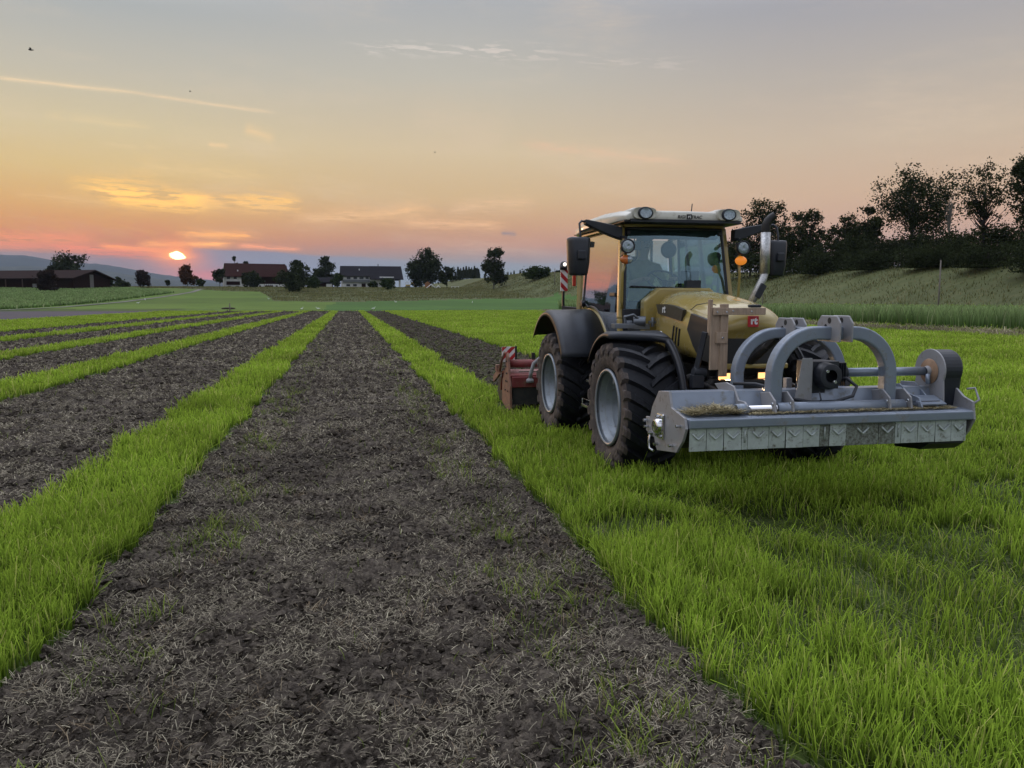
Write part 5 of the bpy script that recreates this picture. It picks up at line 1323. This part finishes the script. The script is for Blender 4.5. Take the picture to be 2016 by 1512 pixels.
# wood edge on the right
tree('broadleaf_tree', 'open leafy tree with bare forked branches just right of the tractor cab', 1498, 392, 112, 150, lobes=9, leaves=3300, open_=.7, base=.35)
tree('broadleaf_tree', 'slim round topped tree right of the exhaust pipe', 1592, 410, 78, 148, lobes=8, leaves=4200, base=.15)
tree('broadleaf_tree', 'small tree with a ragged top left of the big crown', 1660, 424, 80, 142, lobes=8, leaves=3800, base=.2)
tree('broadleaf_tree', 'narrow pointed tree leaning against the big crown', 1702, 398, 56, 136, lobes=7, leaves=3200, base=.2)
tree('broadleaf_tree', 'biggest tree on the right with a broad domed crown', 1788, 338, 152, 128, lobes=15, leaves=8500, base=.30, shape=1.3)
tree('dead_tree', 'thin bare tree at the right side of the big domed crown', 1862, 372, 34, 124, bare=1, lobes=6, base=.3, trunkr=.10, bark=M_bark2)
tree('broadleaf_tree', 'tall airy tree whose fan of branches shows against the sky', 1928, 324, 108, 110, lobes=10, leaves=2300, open_=1, base=.46, shape=.8)
tree('broadleaf_tree', 'tallest tree cut by the right edge of the photo', 2012, 302, 96, 105, lobes=11, leaves=5200, open_=.8, base=.25)
tree('broadleaf_tree', 'low bushy tree between the big crown and the airy tree', 1868, 508, 80, 112, lobes=6, leaves=2600, base=.1)
tree('broadleaf_tree', 'medium tree behind the right wing mirror', 1540, 436, 74, 156, lobes=7, leaves=3400, base=.1)
BUSH = [(1432, 470, 90, 'dark bush behind the lit amber indicator, leftmost of the wood edge'), (1475, 468, 100, 'dark bush directly behind the exhaust pipe'),
    (1530, 462, 110, 'dark bush directly behind the right wing mirror'), (1585, 470, 105, 'dark bush below the slim round topped tree'), (1640, 476, 110, 'dark bush in the dip below the small ragged tree'),
    (1695, 466, 120, 'dark bush below the narrow pointed tree'), (1750, 470, 120, 'dark bush below the left half of the big domed crown'), (1805, 464, 120, 'dark bush below the right half of the big domed crown'),
    (1860, 456, 125, 'dark bush below the thin bare tree'), (1915, 455, 130, 'dark bush at the foot of the tall airy tree'), (1968, 446, 130, 'dark bush between the airy tree and the tallest edge tree'),
    (2030, 448, 130, 'dark bush at the foot of the tallest tree on the photo edge'), (2090, 440, 130, 'dark bush cut off by the right photo edge'), (1610, 500, 120, 'lower front bush right of the mirror, under the slim round tree'),
    (1720, 500, 130, 'lower front bush under the narrow pointed tree'), (1830, 492, 130, 'lower front bush just left of the tall thin pole'), (1940, 486, 140, 'lower front bush right of the tall thin pole'),
    (1500, 496, 120, 'lower front bush half hidden by the exhaust pipe'), (2040, 480, 140, 'lower front bush at the right photo edge')]
for k, (px, ty, w, lb) in enumerate(BUSH):
    dd = 158 - (px - 1432) * .088 - (9 if k >= 13 else 0)
    tree('woodland_bush', lb, px, ty + 6, w, dd, lobes=8, leaves=3600, base=.0, shape=1.3, group='bushes along the wood edge', cat='bush', trunkr=.15, depth=.6)
# middle distance
tree('broadleaf_tree', 'tall solitary tree left of the tractor on the meadow with a pale forked stem', 972, 485, 50, 300, L_dark, lobes=15, leaves=4600, base=.10, bark=M_bark2, shape=1.3)
tree('fruit_tree', 'wide low apple tree near the tractor mirror', 1061, 530, 52, 285, L_green, lobes=9, leaves=2600, base=.28, shape=1.4)
tree('broadleaf_tree', 'large round tree right of the grey roofed house', 848, 486, 70, 330, L_dark, lobes=12, leaves=4200, base=.12)
tree('broadleaf_tree', 'wide dark tree touching the right gable of the grey roofed house', 818, 514, 52, 338, L_dark, lobes=8, leaves=2600, base=.05)
tree('broadleaf_tree', 'low dark tree on the right flank of the large round tree', 880, 524, 34, 325, L_dark, lobes=6, leaves=1800, base=.05)
tree('broadleaf_tree', 'round dark tree standing between the two farmhouses', 644, 503, 42, 375, L_dark, lobes=9, leaves=2600, base=.1)
tree('broadleaf_tree', 'small round tree left of the one between the farmhouses', 622, 527, 26, 378, L_dark, lobes=6, leaves=1200, base=.05)
tree('fruit_tree', 'spreading orchard tree at the right end of the red roof', 583, 524, 64, 262, L_dark, lobes=11, leaves=3600, base=.16, shape=1.2)
tree('fruit_tree', 'thin twiggy upright tree behind the spreading orchard tree', 590, 513, 34, 275, L_dark, lobes=6, leaves=900, base=.4, open_=1)
tree('fruit_tree', 'low green tree between the orchard tree and the small shed', 614, 546, 36, 300, L_green, lobes=6, leaves=1500, base=.08)
tree('fruit_tree', 'round tree in front of the red roofed house', 497, 535, 40, 315, L_dark, lobes=8, leaves=2400, base=.12)
tree('fruit_tree', 'slim tree in front of the left corner of the grey roofed house', 665, 538, 24, 300, L_green, lobes=6, leaves=1300, base=.2)
tree('fruit_tree', 'tiny round tree in front of the grey roofed house', 733, 556, 20, 320, L_green, lobes=5, leaves=800, base=.25)
tree('fruit_tree', 'umbrella shaped small tree under the pale awning of the grey roofed house', 765, 552, 34, 285, L_green, lobes=7, leaves=1500, base=.3)
tree('broadleaf_tree', 'treetop rising behind the left end of the red roof', 464, 502, 20, 380, L_dark, lobes=5, leaves=900, base=.3)
tree('broadleaf_tree', 'low treetop just showing over the red roof', 487, 512, 18, 382, L_dark, lobes=4, leaves=600, base=.3)
tree('broadleaf_tree', 'thin tree at the left gable of the red roofed house', 434, 528, 22, 345, L_dark, lobes=6, leaves=900, base=.15, open_=.6)
tree('broadleaf_tree', 'copper coloured tree below the setting sun', 370, 524, 34, 330, L_rust, lobes=8, leaves=2200, base=.18)
tree('broadleaf_tree', 'small dark tree right of the copper tree', 394, 551, 20, 330, L_dark, lobes=5, leaves=700, base=.3)
tree('broadleaf_tree', 'tiny sapling between the round tree and the copper tree', 333, 553, 11, 335, L_dark, lobes=4, leaves=300, base=.3)
tree('broadleaf_tree', 'egg shaped dark tree standing alone on the left field', 283, 534, 30, 310, L_plum, lobes=8, leaves=2200, base=.12)
tree('broadleaf_tree', 'small tree right of the long barn', 235, 546, 17, 330, L_dark, lobes=5, leaves=700, base=.1)
tree('shrub', 'low shrub at the right gable of the barn', 211, 553, 24, 320, L_dark, lobes=5, leaves=700, base=0, cat='bush')
tree('shrub', 'low hedge like shrub right of the barn', 243, 560, 34, 318, L_dark, lobes=5, leaves=700, base=0, cat='bush')
tree('broadleaf_tree', 'wide tree rising behind the barn roof', 140, 504, 62, 350, L_dark, lobes=10, leaves=3000, base=.15)
tree('broadleaf_tree', 'low treetop left behind the barn ridge', 106, 524, 26, 352, L_dark, lobes=5, leaves=900, base=.15)
tree('broadleaf_tree', 'round plum coloured tree in front of the barn wall', 96, 534, 36, 268, L_plum, lobes=9, leaves=2600, base=.08)
# conifers on the far ridge
def conifer(px, topy, dist, root=None):
    X, Y, Z = place(px, dist); h = zat(px, topy, dist) - Z
    r = empty('spruce', (X, Y, Z), 'distant spruce in the pointed row on the far ridge between the big trees', 'tree', 'far spruces')
    g = MB(); g.cyl((X, Y, Z), (X, Y, Z + h * .9), .25, .05, 6); g.build('trunk', M_bark, r, recalc=False)
    n = 420; t = rng.random(n) ** .8; a = rng.random(n) * 6.283; R_ = h * .20 * (1 - t) * (.6 + .5 * rng.random(n)) + .1
    P_ = np.stack([X + R_ * np.cos(a), Y + R_ * np.sin(a), Z + h * (.06 + .94 * t)], 1); s_ = .55
    a1 = np.stack([np.cos(a), np.sin(a), -.5 + 0 * a], 1) * s_; b1 = np.stack([-np.sin(a), np.cos(a), 0 * a], 1) * s_ * .7
    V_ = np.stack([P_ - a1, P_ - b1, P_ + a1, P_ + b1], 1).reshape(-1, 3)
    np_mesh('crown', V_, np.arange(n * 4).reshape(-1, 4), L_dark, False, {'rnd': ('FLOAT', np.repeat(rng.random(n), 4))}, r)
    return r
CF0 = [conifer(q, ty, 520) for q, ty in ((890, 531), (897, 535))]
def copy_thing(o, X, Y, Z, sc):
    c = o.copy(); COL.objects.link(c); c.location = (X, Y, Z); c.scale = (sc, sc, sc)
    for ch in list(o.children):
        d_ = ch.copy(); COL.objects.link(d_); d_.parent = c
    return c
for k in range(22):
    px = 902 + k * 2.7 if k < 16 else 1000 + (k - 16) * 6
    X, Y, Z = place(px, 520 + rnd.uniform(-14, 14)); h0 = rnd.uniform(.82, 1.12) * (1 if k < 16 else .8)
    copy_thing(CF0[k % 2], X, Y, Z, h0)
for k, (px, ty) in enumerate(((1092, 540), (1103, 534), (1112, 543))):
    tree('broadleaf_tree', ['small far tree left of the red striped tractor board', 'far tree behind the red striped tractor board', 'low far tree half hidden by the tractor mirror'][k], px, ty, 16, 420, L_dark, lobes=4, leaves=500, base=.1)

# ------------------------------------------------------------------ buildings
M_wall = mat('white_render', (.64, .64, .62), .85, 0, .15, .4)
M_twood = mat('dark_boards', (.022, .010, .009), .95, 0, .3, .8, spec=.05, stretch=(6, 6, .5))
M_rred = mat('red_tiles', (.032, .013, .012), .95, 0, .25, .6, spec=.05, stretch=(1, 4, 4))
M_rgrey = mat('grey_tiles', (.020, .019, .023), .95, 0, .25, .6, spec=.05, stretch=(1, 4, 4))
M_rbarn = mat('old_barn_tiles', (.026, .015, .014), .95, 0, .3, .5, spec=.05, stretch=(1, 4, 4))
M_win = mat('window_glass', (.02, .025, .03), .15, 0, .2, 2)
class Frame:
    "building frame: u along the front, v away from the camera, w up"
    def __init__(s, pxl, pxr, dl, dr):
        a, b = place(pxl, dl), place(pxr, dr); s.z = min(a[2], b[2]); s.o = np.array([a[0], a[1], s.z])
        d_ = np.array([b[0] - a[0], b[1] - a[1], 0]); s.L = np.linalg.norm(d_); s.u = d_ / s.L; s.v = np.array([-s.u[1], s.u[0], 0])
        s.k = s.L / (pxr - pxl); s.pxl = pxl; s.rot = math.atan2(s.u[1], s.u[0]); s.d = (dl + dr) / 2
    def p(s, u, v, w): return tuple(s.o + s.u * u + s.v * v + np.array([0, 0, w]))
    def U(s, px): return (px - s.pxl) * s.k
    def Wz(s, px, y): return zat(px, y, s.d) - s.z
    def box(s, mb, u0, u1, v0, v1, w0, w1):
        vs = [s.p(u, v, w) for u in (u0, u1) for v in (v0, v1) for w in (w0, w1)]
        return mb.add(vs, [(0, 1, 3, 2), (4, 6, 7, 5), (0, 4, 5, 1), (2, 3, 7, 6), (0, 2, 6, 4), (1, 5, 7, 3)])
def roof_mesh(fr_, u0, u1, v0, v1, we, wr, inset=0.0, th=.3, vr=None):
    vr = (v0 + v1) / 2 if vr is None else vr; mb = MB()
    for dz in (0,):
        A = [fr_.p(u0, v0, we), fr_.p(u1, v0, we), fr_.p(u1 - inset, vr, wr), fr_.p(u0 + inset, vr, wr), fr_.p(u0, v1, we), fr_.p(u1, v1, we)]
        B = [(x, y, z + th) for x, y, z in A]
        mb.add(A + B, [(0, 3, 2, 1), (4, 5, 2, 3), (6, 7, 8, 9), (10, 9, 8, 11), (0, 1, 7, 6), (4, 10, 11, 5), (1, 2, 8, 7), (2, 5, 11, 8), (0, 6, 9, 3), (3, 9, 10, 4)])
    return mb
def gable_wall(fr_, mb, u, v0, v1, we, wr, th=.25):
    vs = [fr_.p(uu, v, w) for uu in (u, u + th) for v, w in ((v0, 0), (v1, 0), (v1, we), ((v0 + v1) / 2, wr), (v0, we))]
    mb.add(vs, [(0, 1, 2, 3, 4), (9, 8, 7, 6, 5)] + [(i, (i + 1) % 5, (i + 1) % 5 + 5, i + 5) for i in range(5)])
def window(fr_, par, u, w, du, dw, v=-.06, shut=None):
    m = MB(); t = .12
    for (a, b, c, d_) in ((u - du / 2 - t, u - du / 2, w - dw / 2, w + dw / 2), (u + du / 2, u + du / 2 + t, w - dw / 2, w + dw / 2), (u - du / 2 - t, u + du / 2 + t, w + dw / 2, w + dw / 2 + t), (u - du / 2 - t, u + du / 2 + t, w - dw / 2 - t, w - dw / 2)):
        fr_.box(m, a, b, v - .05, v + .05, c, d_)
    o = m.build('window', M_white, par, recalc=False); m = MB(); fr_.box(m, u - du / 2, u + du / 2, v - .01, v + .03, w - dw / 2, w + dw / 2); m.build('pane', M_win, o, recalc=False); return o
# red roofed farmhouse
f1 = Frame(443, 570, 350, 352); HB1 = empty('farmhouse', f1.p(f1.L / 2, 7, 0), 'farmhouse with a big red brown roof and white gable end', 'house')
we, wr = f1.Wz(500, 545), f1.Wz(500, 519)
uw = f1.U(476)
m = MB(); f1.box(m, 0, uw, 0, 14, -.6, we + .2); gable_wall(f1, m, 0, 0, 14, we, wr - .3); m.build('white_wall', M_wall, HB1)
m = MB(); f1.box(m, uw + .02, f1.L, .15, 13.9, f1.Wz(500, 559), we + .2); gable_wall(f1, m, f1.L - .25, 0, 14, we, wr - .3); m.build('timber_wall', M_twood, HB1)
m = MB(); f1.box(m, uw + .02, f1.L, .05, 13.8, -.6, f1.Wz(500, 559) - .02); m.build('plinth_wall', M_wall, HB1)
m = MB(); f1.box(m, .8, uw - .6, -.3, -.02, f1.Wz(460, 561), f1.Wz(460, 554)); m.build('balcony_boards', M_twood, HB1)
roof_mesh(f1, -.9, f1.L + .8, -1.3, 15.3, we - .2, wr, 1.4).build('roof', M_rred, HB1)
for (x, y) in ((451, 547), (464, 547), (452, 565), (468, 565)): window(f1, HB1, f1.U(x), f1.Wz(x, y), 1.3, 1.0)
m = MB(); f1.box(m, f1.U(521), f1.U(538), -.08, .06, -.4, f1.Wz(530, 558)); d_ = m.build('barn_door', M_twood, HB1)
m = MB(); 
for k in range(5): f1.box(m, f1.U(522) + k * .75, f1.U(522) + k * .75 + .35, -.14, -.09, f1.Wz(530, 562), f1.Wz(530, 559))
f1.box(m, f1.U(522), f1.U(537), -.17, -.145, f1.Wz(530, 560.6), f1.Wz(530, 560)); m.build('lattice', M_white, d_)
for (x, y) in ((512, 563.5), (545, 563.5)): window(f1, HB1, f1.U(x), f1.Wz(x, y), .9, .8, 0)
m = MB(); f1.box(m, f1.U(469), f1.U(471), 1.8, 2.6, f1.Wz(470, 534), f1.Wz(470, 531)); m.build('skylight', M_white, HB1)
# grey roofed house
f2 = Frame(675, 790, 348, 350); H2_ = empty('farmhouse', f2.p(f2.L / 2, 6, 0), 'white house with a long dark grey roof and a pale awning', 'house')
we, wr = f2.Wz(700, 545), f2.Wz(700, 524); we2 = f2.Wz(760, 551); us = f2.U(728)
m = MB(); f2.box(m, 0, f2.L - 2.6, 0, 12, -.6, we2 + .3); gable_wall(f2, m, 0, 0, 12, we, wr - .3); f2.box(m, 0.02, us, .02, 11.9, we2 + .32, we); f2.box(m, f2.L - 1.0, f2.L - .3, -1.0, -.4, -.6, we2); m.build('wall', M_wall, H2_)
r_ = roof_mesh(f2, -.6, us, -.9, 12.9, we, wr); RO = r_.build('roof', M_rgrey, H2_)
r2_ = roof_mesh(f2, us + .02, f2.L + .8, -2.6, 12.9, we2, wr + .05, vr=6.0); r2_.build('roof', M_rgrey, H2_)
m = MB(); f2.box(m, f2.U(746.5), f2.U(748), 5.2, 5.8, wr - .5, f2.Wz(748, 519)); m.build('chimney', M_dark, RO)
m = MB(); f2.box(m, f2.U(747), f2.U(775), -1.75, -1.55, f2.Wz(760, 548.5), f2.Wz(760, 545)); m.build('awning', M_white, H2_)
m = MB(); f2.box(m, 0, us, -1.2, -1.05, f2.Wz(700, 555), f2.Wz(700, 550.5)); f2.box(m, 0, us, -1.2, 0, f2.Wz(700, 555.6), f2.Wz(700, 555)); m.build('balcony', mat('grey_boards', (.12, .13, .14), .8), H2_)
for (x, y, du) in ((687, 547.5, 1.6), (700, 547.5, 1.6), (712, 547.5, 1.8), (723, 547.5, 1.4), (686, 561.5, 1.6), (699, 561.5, 1.6), (757, 561, 1.6), (741, 560, 1.6)): window(f2, H2_, f2.U(x), f2.Wz(x, y), du, 1.0)
m = MB(); f2.box(m, f2.U(712), f2.U(720), -.09, .04, -.4, f2.Wz(715, 558)); m.build('door', M_twood, H2_)
m = MB(); f2.box(m, f2.U(708), f2.U(709.5), 1.8, 2.6, f2.Wz(709, 532), f2.Wz(709, 529)); m.build('skylight', M_white, H2_)
# shed between
f3 = Frame(626, 656, 362, 362); S_ = empty('shed', f3.p(f3.L / 2, 3, 0), 'low grey roofed shed between the two farmhouses', 'shed')
m = MB(); f3.box(m, 0, f3.L, 0, 6, -.5, f3.Wz(640, 558)); m.build('wall', M_twood, S_)
m = MB(); f3.box(m, f3.U(643), f3.U(654), -.1, 0, -.4, f3.Wz(640, 559)); m.build('white_door', M_wall, S_)
roof_mesh(f3, -.5, f3.L + .5, -.7, 6.7, f3.Wz(640, 557), f3.Wz(640, 547)).build('roof', M_rgrey, S_)
# long barn on the left, gable turned to the camera
f4 = Frame(-60, 146, 312, 286); B_ = empty('barn', f4.p(f4.L * .6, 7, 0), 'long low dark timber barn on the far left with an open gable', 'barn')
we, wr = f4.Wz(146, 547) * .92, f4.Wz(150, 531) * .92; dp = 17
m = MB(); f4.box(m, 0, f4.L, 0, dp, -1, we); gable_wall(f4, m, f4.L - .3, 0, dp, we, wr - .3); m.build('wall', M_twood, B_)
roof_mesh(f4, -1, f4.L + 1.6, -1.6, dp + 1.2, we - .4, wr, th=.35).build('roof', M_rbarn, B_)
m = MB(); f4.box(m, f4.L - .28, f4.L + .05, dp * .44, dp * .54, 0, wr - 1.2); m.build('pale_gable_board', mat('pale_board', (.16, .15, .15), .8), B_)
m = MB(); f4.box(m, f4.L * .62, f4.L * .66, -.1, 0, .9, 2.0); m.build('pale_hatch', mat('pale_hatch', (.18, .17, .18), .8), B_)
for k in range(5):
    m = MB(); f4.box(m, f4.L * (.2 + .16 * k), f4.L * (.2 + .16 * k) + .35, -.12, -.02, -.5, we - .3); m.build('post', mat('post_wood', (.09, .05, .04), .8) if k == 0 else bpy.data.materials['post_wood'], B_)

# ------------------------------------------------------------------ small far things
def post(px, topy, dist, r, label, name='fence_post', lean=0):
    X, Y, Z = place(px, dist); t = zat(px, topy, dist); g = MB(); g.tube([(X, Y, Z - .3), (X + lean * .5, Y, (Z + t) / 2), (X + lean, Y, t)], [r, r * .95, r * .8], 8)
    g.ball((X + lean, Y, t), r * .9, 8); return tag(g.build(name, mat('weathered_post', (.16, .14, .12), .9) if 'weathered_post' not in bpy.data.materials else bpy.data.materials['weathered_post']), label, 'post')
post(1848, 513, 80, .07, 'tall thin pale pole standing in front of the dark wood', 'pole')
post(1503, 556, 95, .06, 'short leaning post on the slope right of the exhaust pipe', lean=-.2)
post(1092, 529, 250, .12, 'thin pole on the meadow left of the striped tractor board', 'pole')
post(452, 598, 118, .09, 'short dark stake at the far end of the striped field', 'stake')
# yellow garden tractor like machine beside the grey roofed house
X, Y, Z = place(803, 335); VE = empty('mini_excavator', (X, Y, Z), 'tiny yellow digger parked right of the grey roofed house', 'digger')
M_dy = mat('digger_yellow', (.42, .30, .06), .5)
g = MB(); g.box((X, Y, Z + .3), (2.2, 1.4, .5)); g.build('tracks', M_dark, VE, bevel=.15)
g = MB(); g.box((X + .1, Y, Z + .95), (1.9, 1.5, .7)); g.build('body', M_dy, VE, bevel=.12)
g = MB(); g.box((X - .2, Y, Z + 2.35), (1.2, 1.3, .12)); 
for a in (-.55, .4):
    for b in (-.55, .55): g.bar((X - .2 + a, Y + b, Z + 1.3), (X - .2 + a, Y + b, Z + 2.35), .08, .08)
g.build('cab', M_cream, VE)
g = MB(); g.tube([(X + 1.0, Y, Z + 1.2), (X + 1.9, Y, Z + 2.2), (X + 2.7, Y, Z + 1.3), (X + 2.5, Y, Z + .5)], .12, 8); g.build('boom', M_dy, VE)
# garden things under the large tree
def aframe(px, dist, w, h, label):
    X, Y, Z = place(px, dist); g = MB()
    for s_ in (-1, 1):
        g.tube([(X - w / 2, Y + s_ * .8, Z), (X, Y + s_ * .8, Z + h), (X + w / 2, Y + s_ * .8, Z)], .14, 6)
    g.tube([(X, Y - .8, Z + h), (X, Y + .8, Z + h)], .12, 6)
    tag(g.build('swing_frame', M_white), label, 'swing frame')
aframe(849, 318, 3.8, 1.5, 'larger white A shaped frame under the large round tree')
aframe(863, 316, 1.8, 1.0, 'smaller white A shaped frame right of the larger one')
X, Y, Z = place(842, 322); g = MB(); g.box((X, Y, Z + .9), (2.0, 1.2, 1.8)); g.prism([(X - 1.2, Z + 1.8), (X + 1.2, Z + 1.8), (X, Z + 2.6)], 1, Y - .7, Y + .7)
tag(g.build('playhouse', mat('orange_wood', (.28, .13, .06), .8)), 'small orange wooden playhouse under the large round tree', 'playhouse')
for px, lb in ((892, 'left white garden table beyond the large round tree'), (900, 'right white garden table beyond the large round tree')):
    X, Y, Z = place(px, 312); g = MB(); g.box((X, Y, Z + .75), (1.5, .9, .08))
    for a in (-.6, .6):
        for b in (-.35, .35): g.bar((X + a, Y + b, Z), (X + a, Y + b, Z + .72), .07, .07)
    tag(g.build('garden_table', M_white), lb, 'table')
# white birds feeding on the field
def bird_mesh():
    g = MB(); g.ball((0, 0, .42), .17, 12, (1.7, .8, .85)); g.tube([(.22, 0, .50), (.32, 0, .62), (.34, 0, .78), (.38, 0, .84)], [.06, .035, .03, .045], 8); g.cyl((.38, 0, .84), (.60, 0, .80), .018, .004, 6); g.cyl((0, -.05, 0), (.02, -.05, .35), .012, n=5); g.cyl((.06, .05, 0), (.02, .05, .35), .012, n=5); g.cyl((-.25, 0, .42), (-.45, 0, .36), .07, .02, 8); return g
M_bird = mat('white_feathers', (.75, .75, .73), .8)
B0 = bird_mesh().build('bird', M_bird)
BP = [(272, 598, 'bird at the far left of the white birds on the green field', 0), (286, 592, 'bird just behind the leftmost white bird on the field', 2), (594, 604, 'white bird in front of the spreading orchard tree', 1), (626, 603, 'white bird straight before the shed between the farmhouses', 3), (735, 603, 'white bird with dark wing near the end of the central strip', .5), (779, 594, 'white bird below the umbrella shaped tree', 2.5), (930, 593, 'white bird nearest the tall solitary tree', 1.5), (529, 592, 'flat lying pale bird left of the orchard tree', 4)]
for k, (px, py, lb, rz) in enumerate(BP):
    o = B0 if k == 0 else B0.copy()
    if k: COL.objects.link(o)
    dist = 142 if py > 600 else (185 if py > 592.5 else 205)
    X, Y, Z = place(px, dist); o.location = (X, Y, Z); o.rotation_euler = (0, 0, rz); o.scale = (.9, .9, .62)
    tag(o, lb, 'bird', 'white birds feeding on the far field')
X, Y, Z = place(449, 150); g = MB(); g.ball((X, Y, Z + .15), .9, 12, (1.4, .7, .22)); tag(g.build('earth_heap', M_soil), 'low dark heap of earth around the stake at the end of the strips', 'heap')
# insects in the air
def insect(px, y, dist, s_, label):
    d = ray(px, y); d = d / np.linalg.norm(d); p = np.array([0, 0, H]) + d * dist
    g = MB(); g.ball((0, 0, 0), s_, 10, (1.5, .6, .6)); g.ball((s_ * 1.6, 0, .1 * s_), s_ * .45, 8)
    for k in (-1, 1): g.add([(0, 0, .3 * s_), (-1.2 * s_, k * 1.2 * s_, .9 * s_), (-.2 * s_, k * 2.2 * s_, 1.2 * s_), (.7 * s_, k * 1.2 * s_, .8 * s_)], [(0, 1, 2, 3)])
    o = g.build('insect', M_dark, recalc=False); o.location = tuple(p); o.rotation_euler = (0, 0, .4); return tag(o, label, 'insect')
insect(60, 98, 4.0, .0055, 'dark blurred insect flying high at the upper left')
insect(374, 180, 9.0, .006, 'tiny insect flying just above the contrail')
insect(856, 300, 9.0, .006, 'tiny insect flying in the middle of the sky')
# ------------------------------------------------------------------ haze: one closed box of real air
hz = MB(); hz.box((0, 3700, 200), (13000, 10200, 460))
hm = bpy.data.materials.new('haze'); hm.use_nodes = True; hm.node_tree.nodes.clear()
pv_ = hm.node_tree.nodes.new('ShaderNodeVolumePrincipled'); ho = hm.node_tree.nodes.new('ShaderNodeOutputMaterial')
pv_.inputs['Color'].default_value = (.66, .78, 1.0, 1); pv_.inputs['Density'].default_value = 0.000045; pv_.inputs['Anisotropy'].default_value = 0.0
hm.node_tree.links.new(pv_.outputs[0], ho.inputs['Volume'])
o = hz.build('haze', hm); tag(o, 'evening haze', kind='stuff')
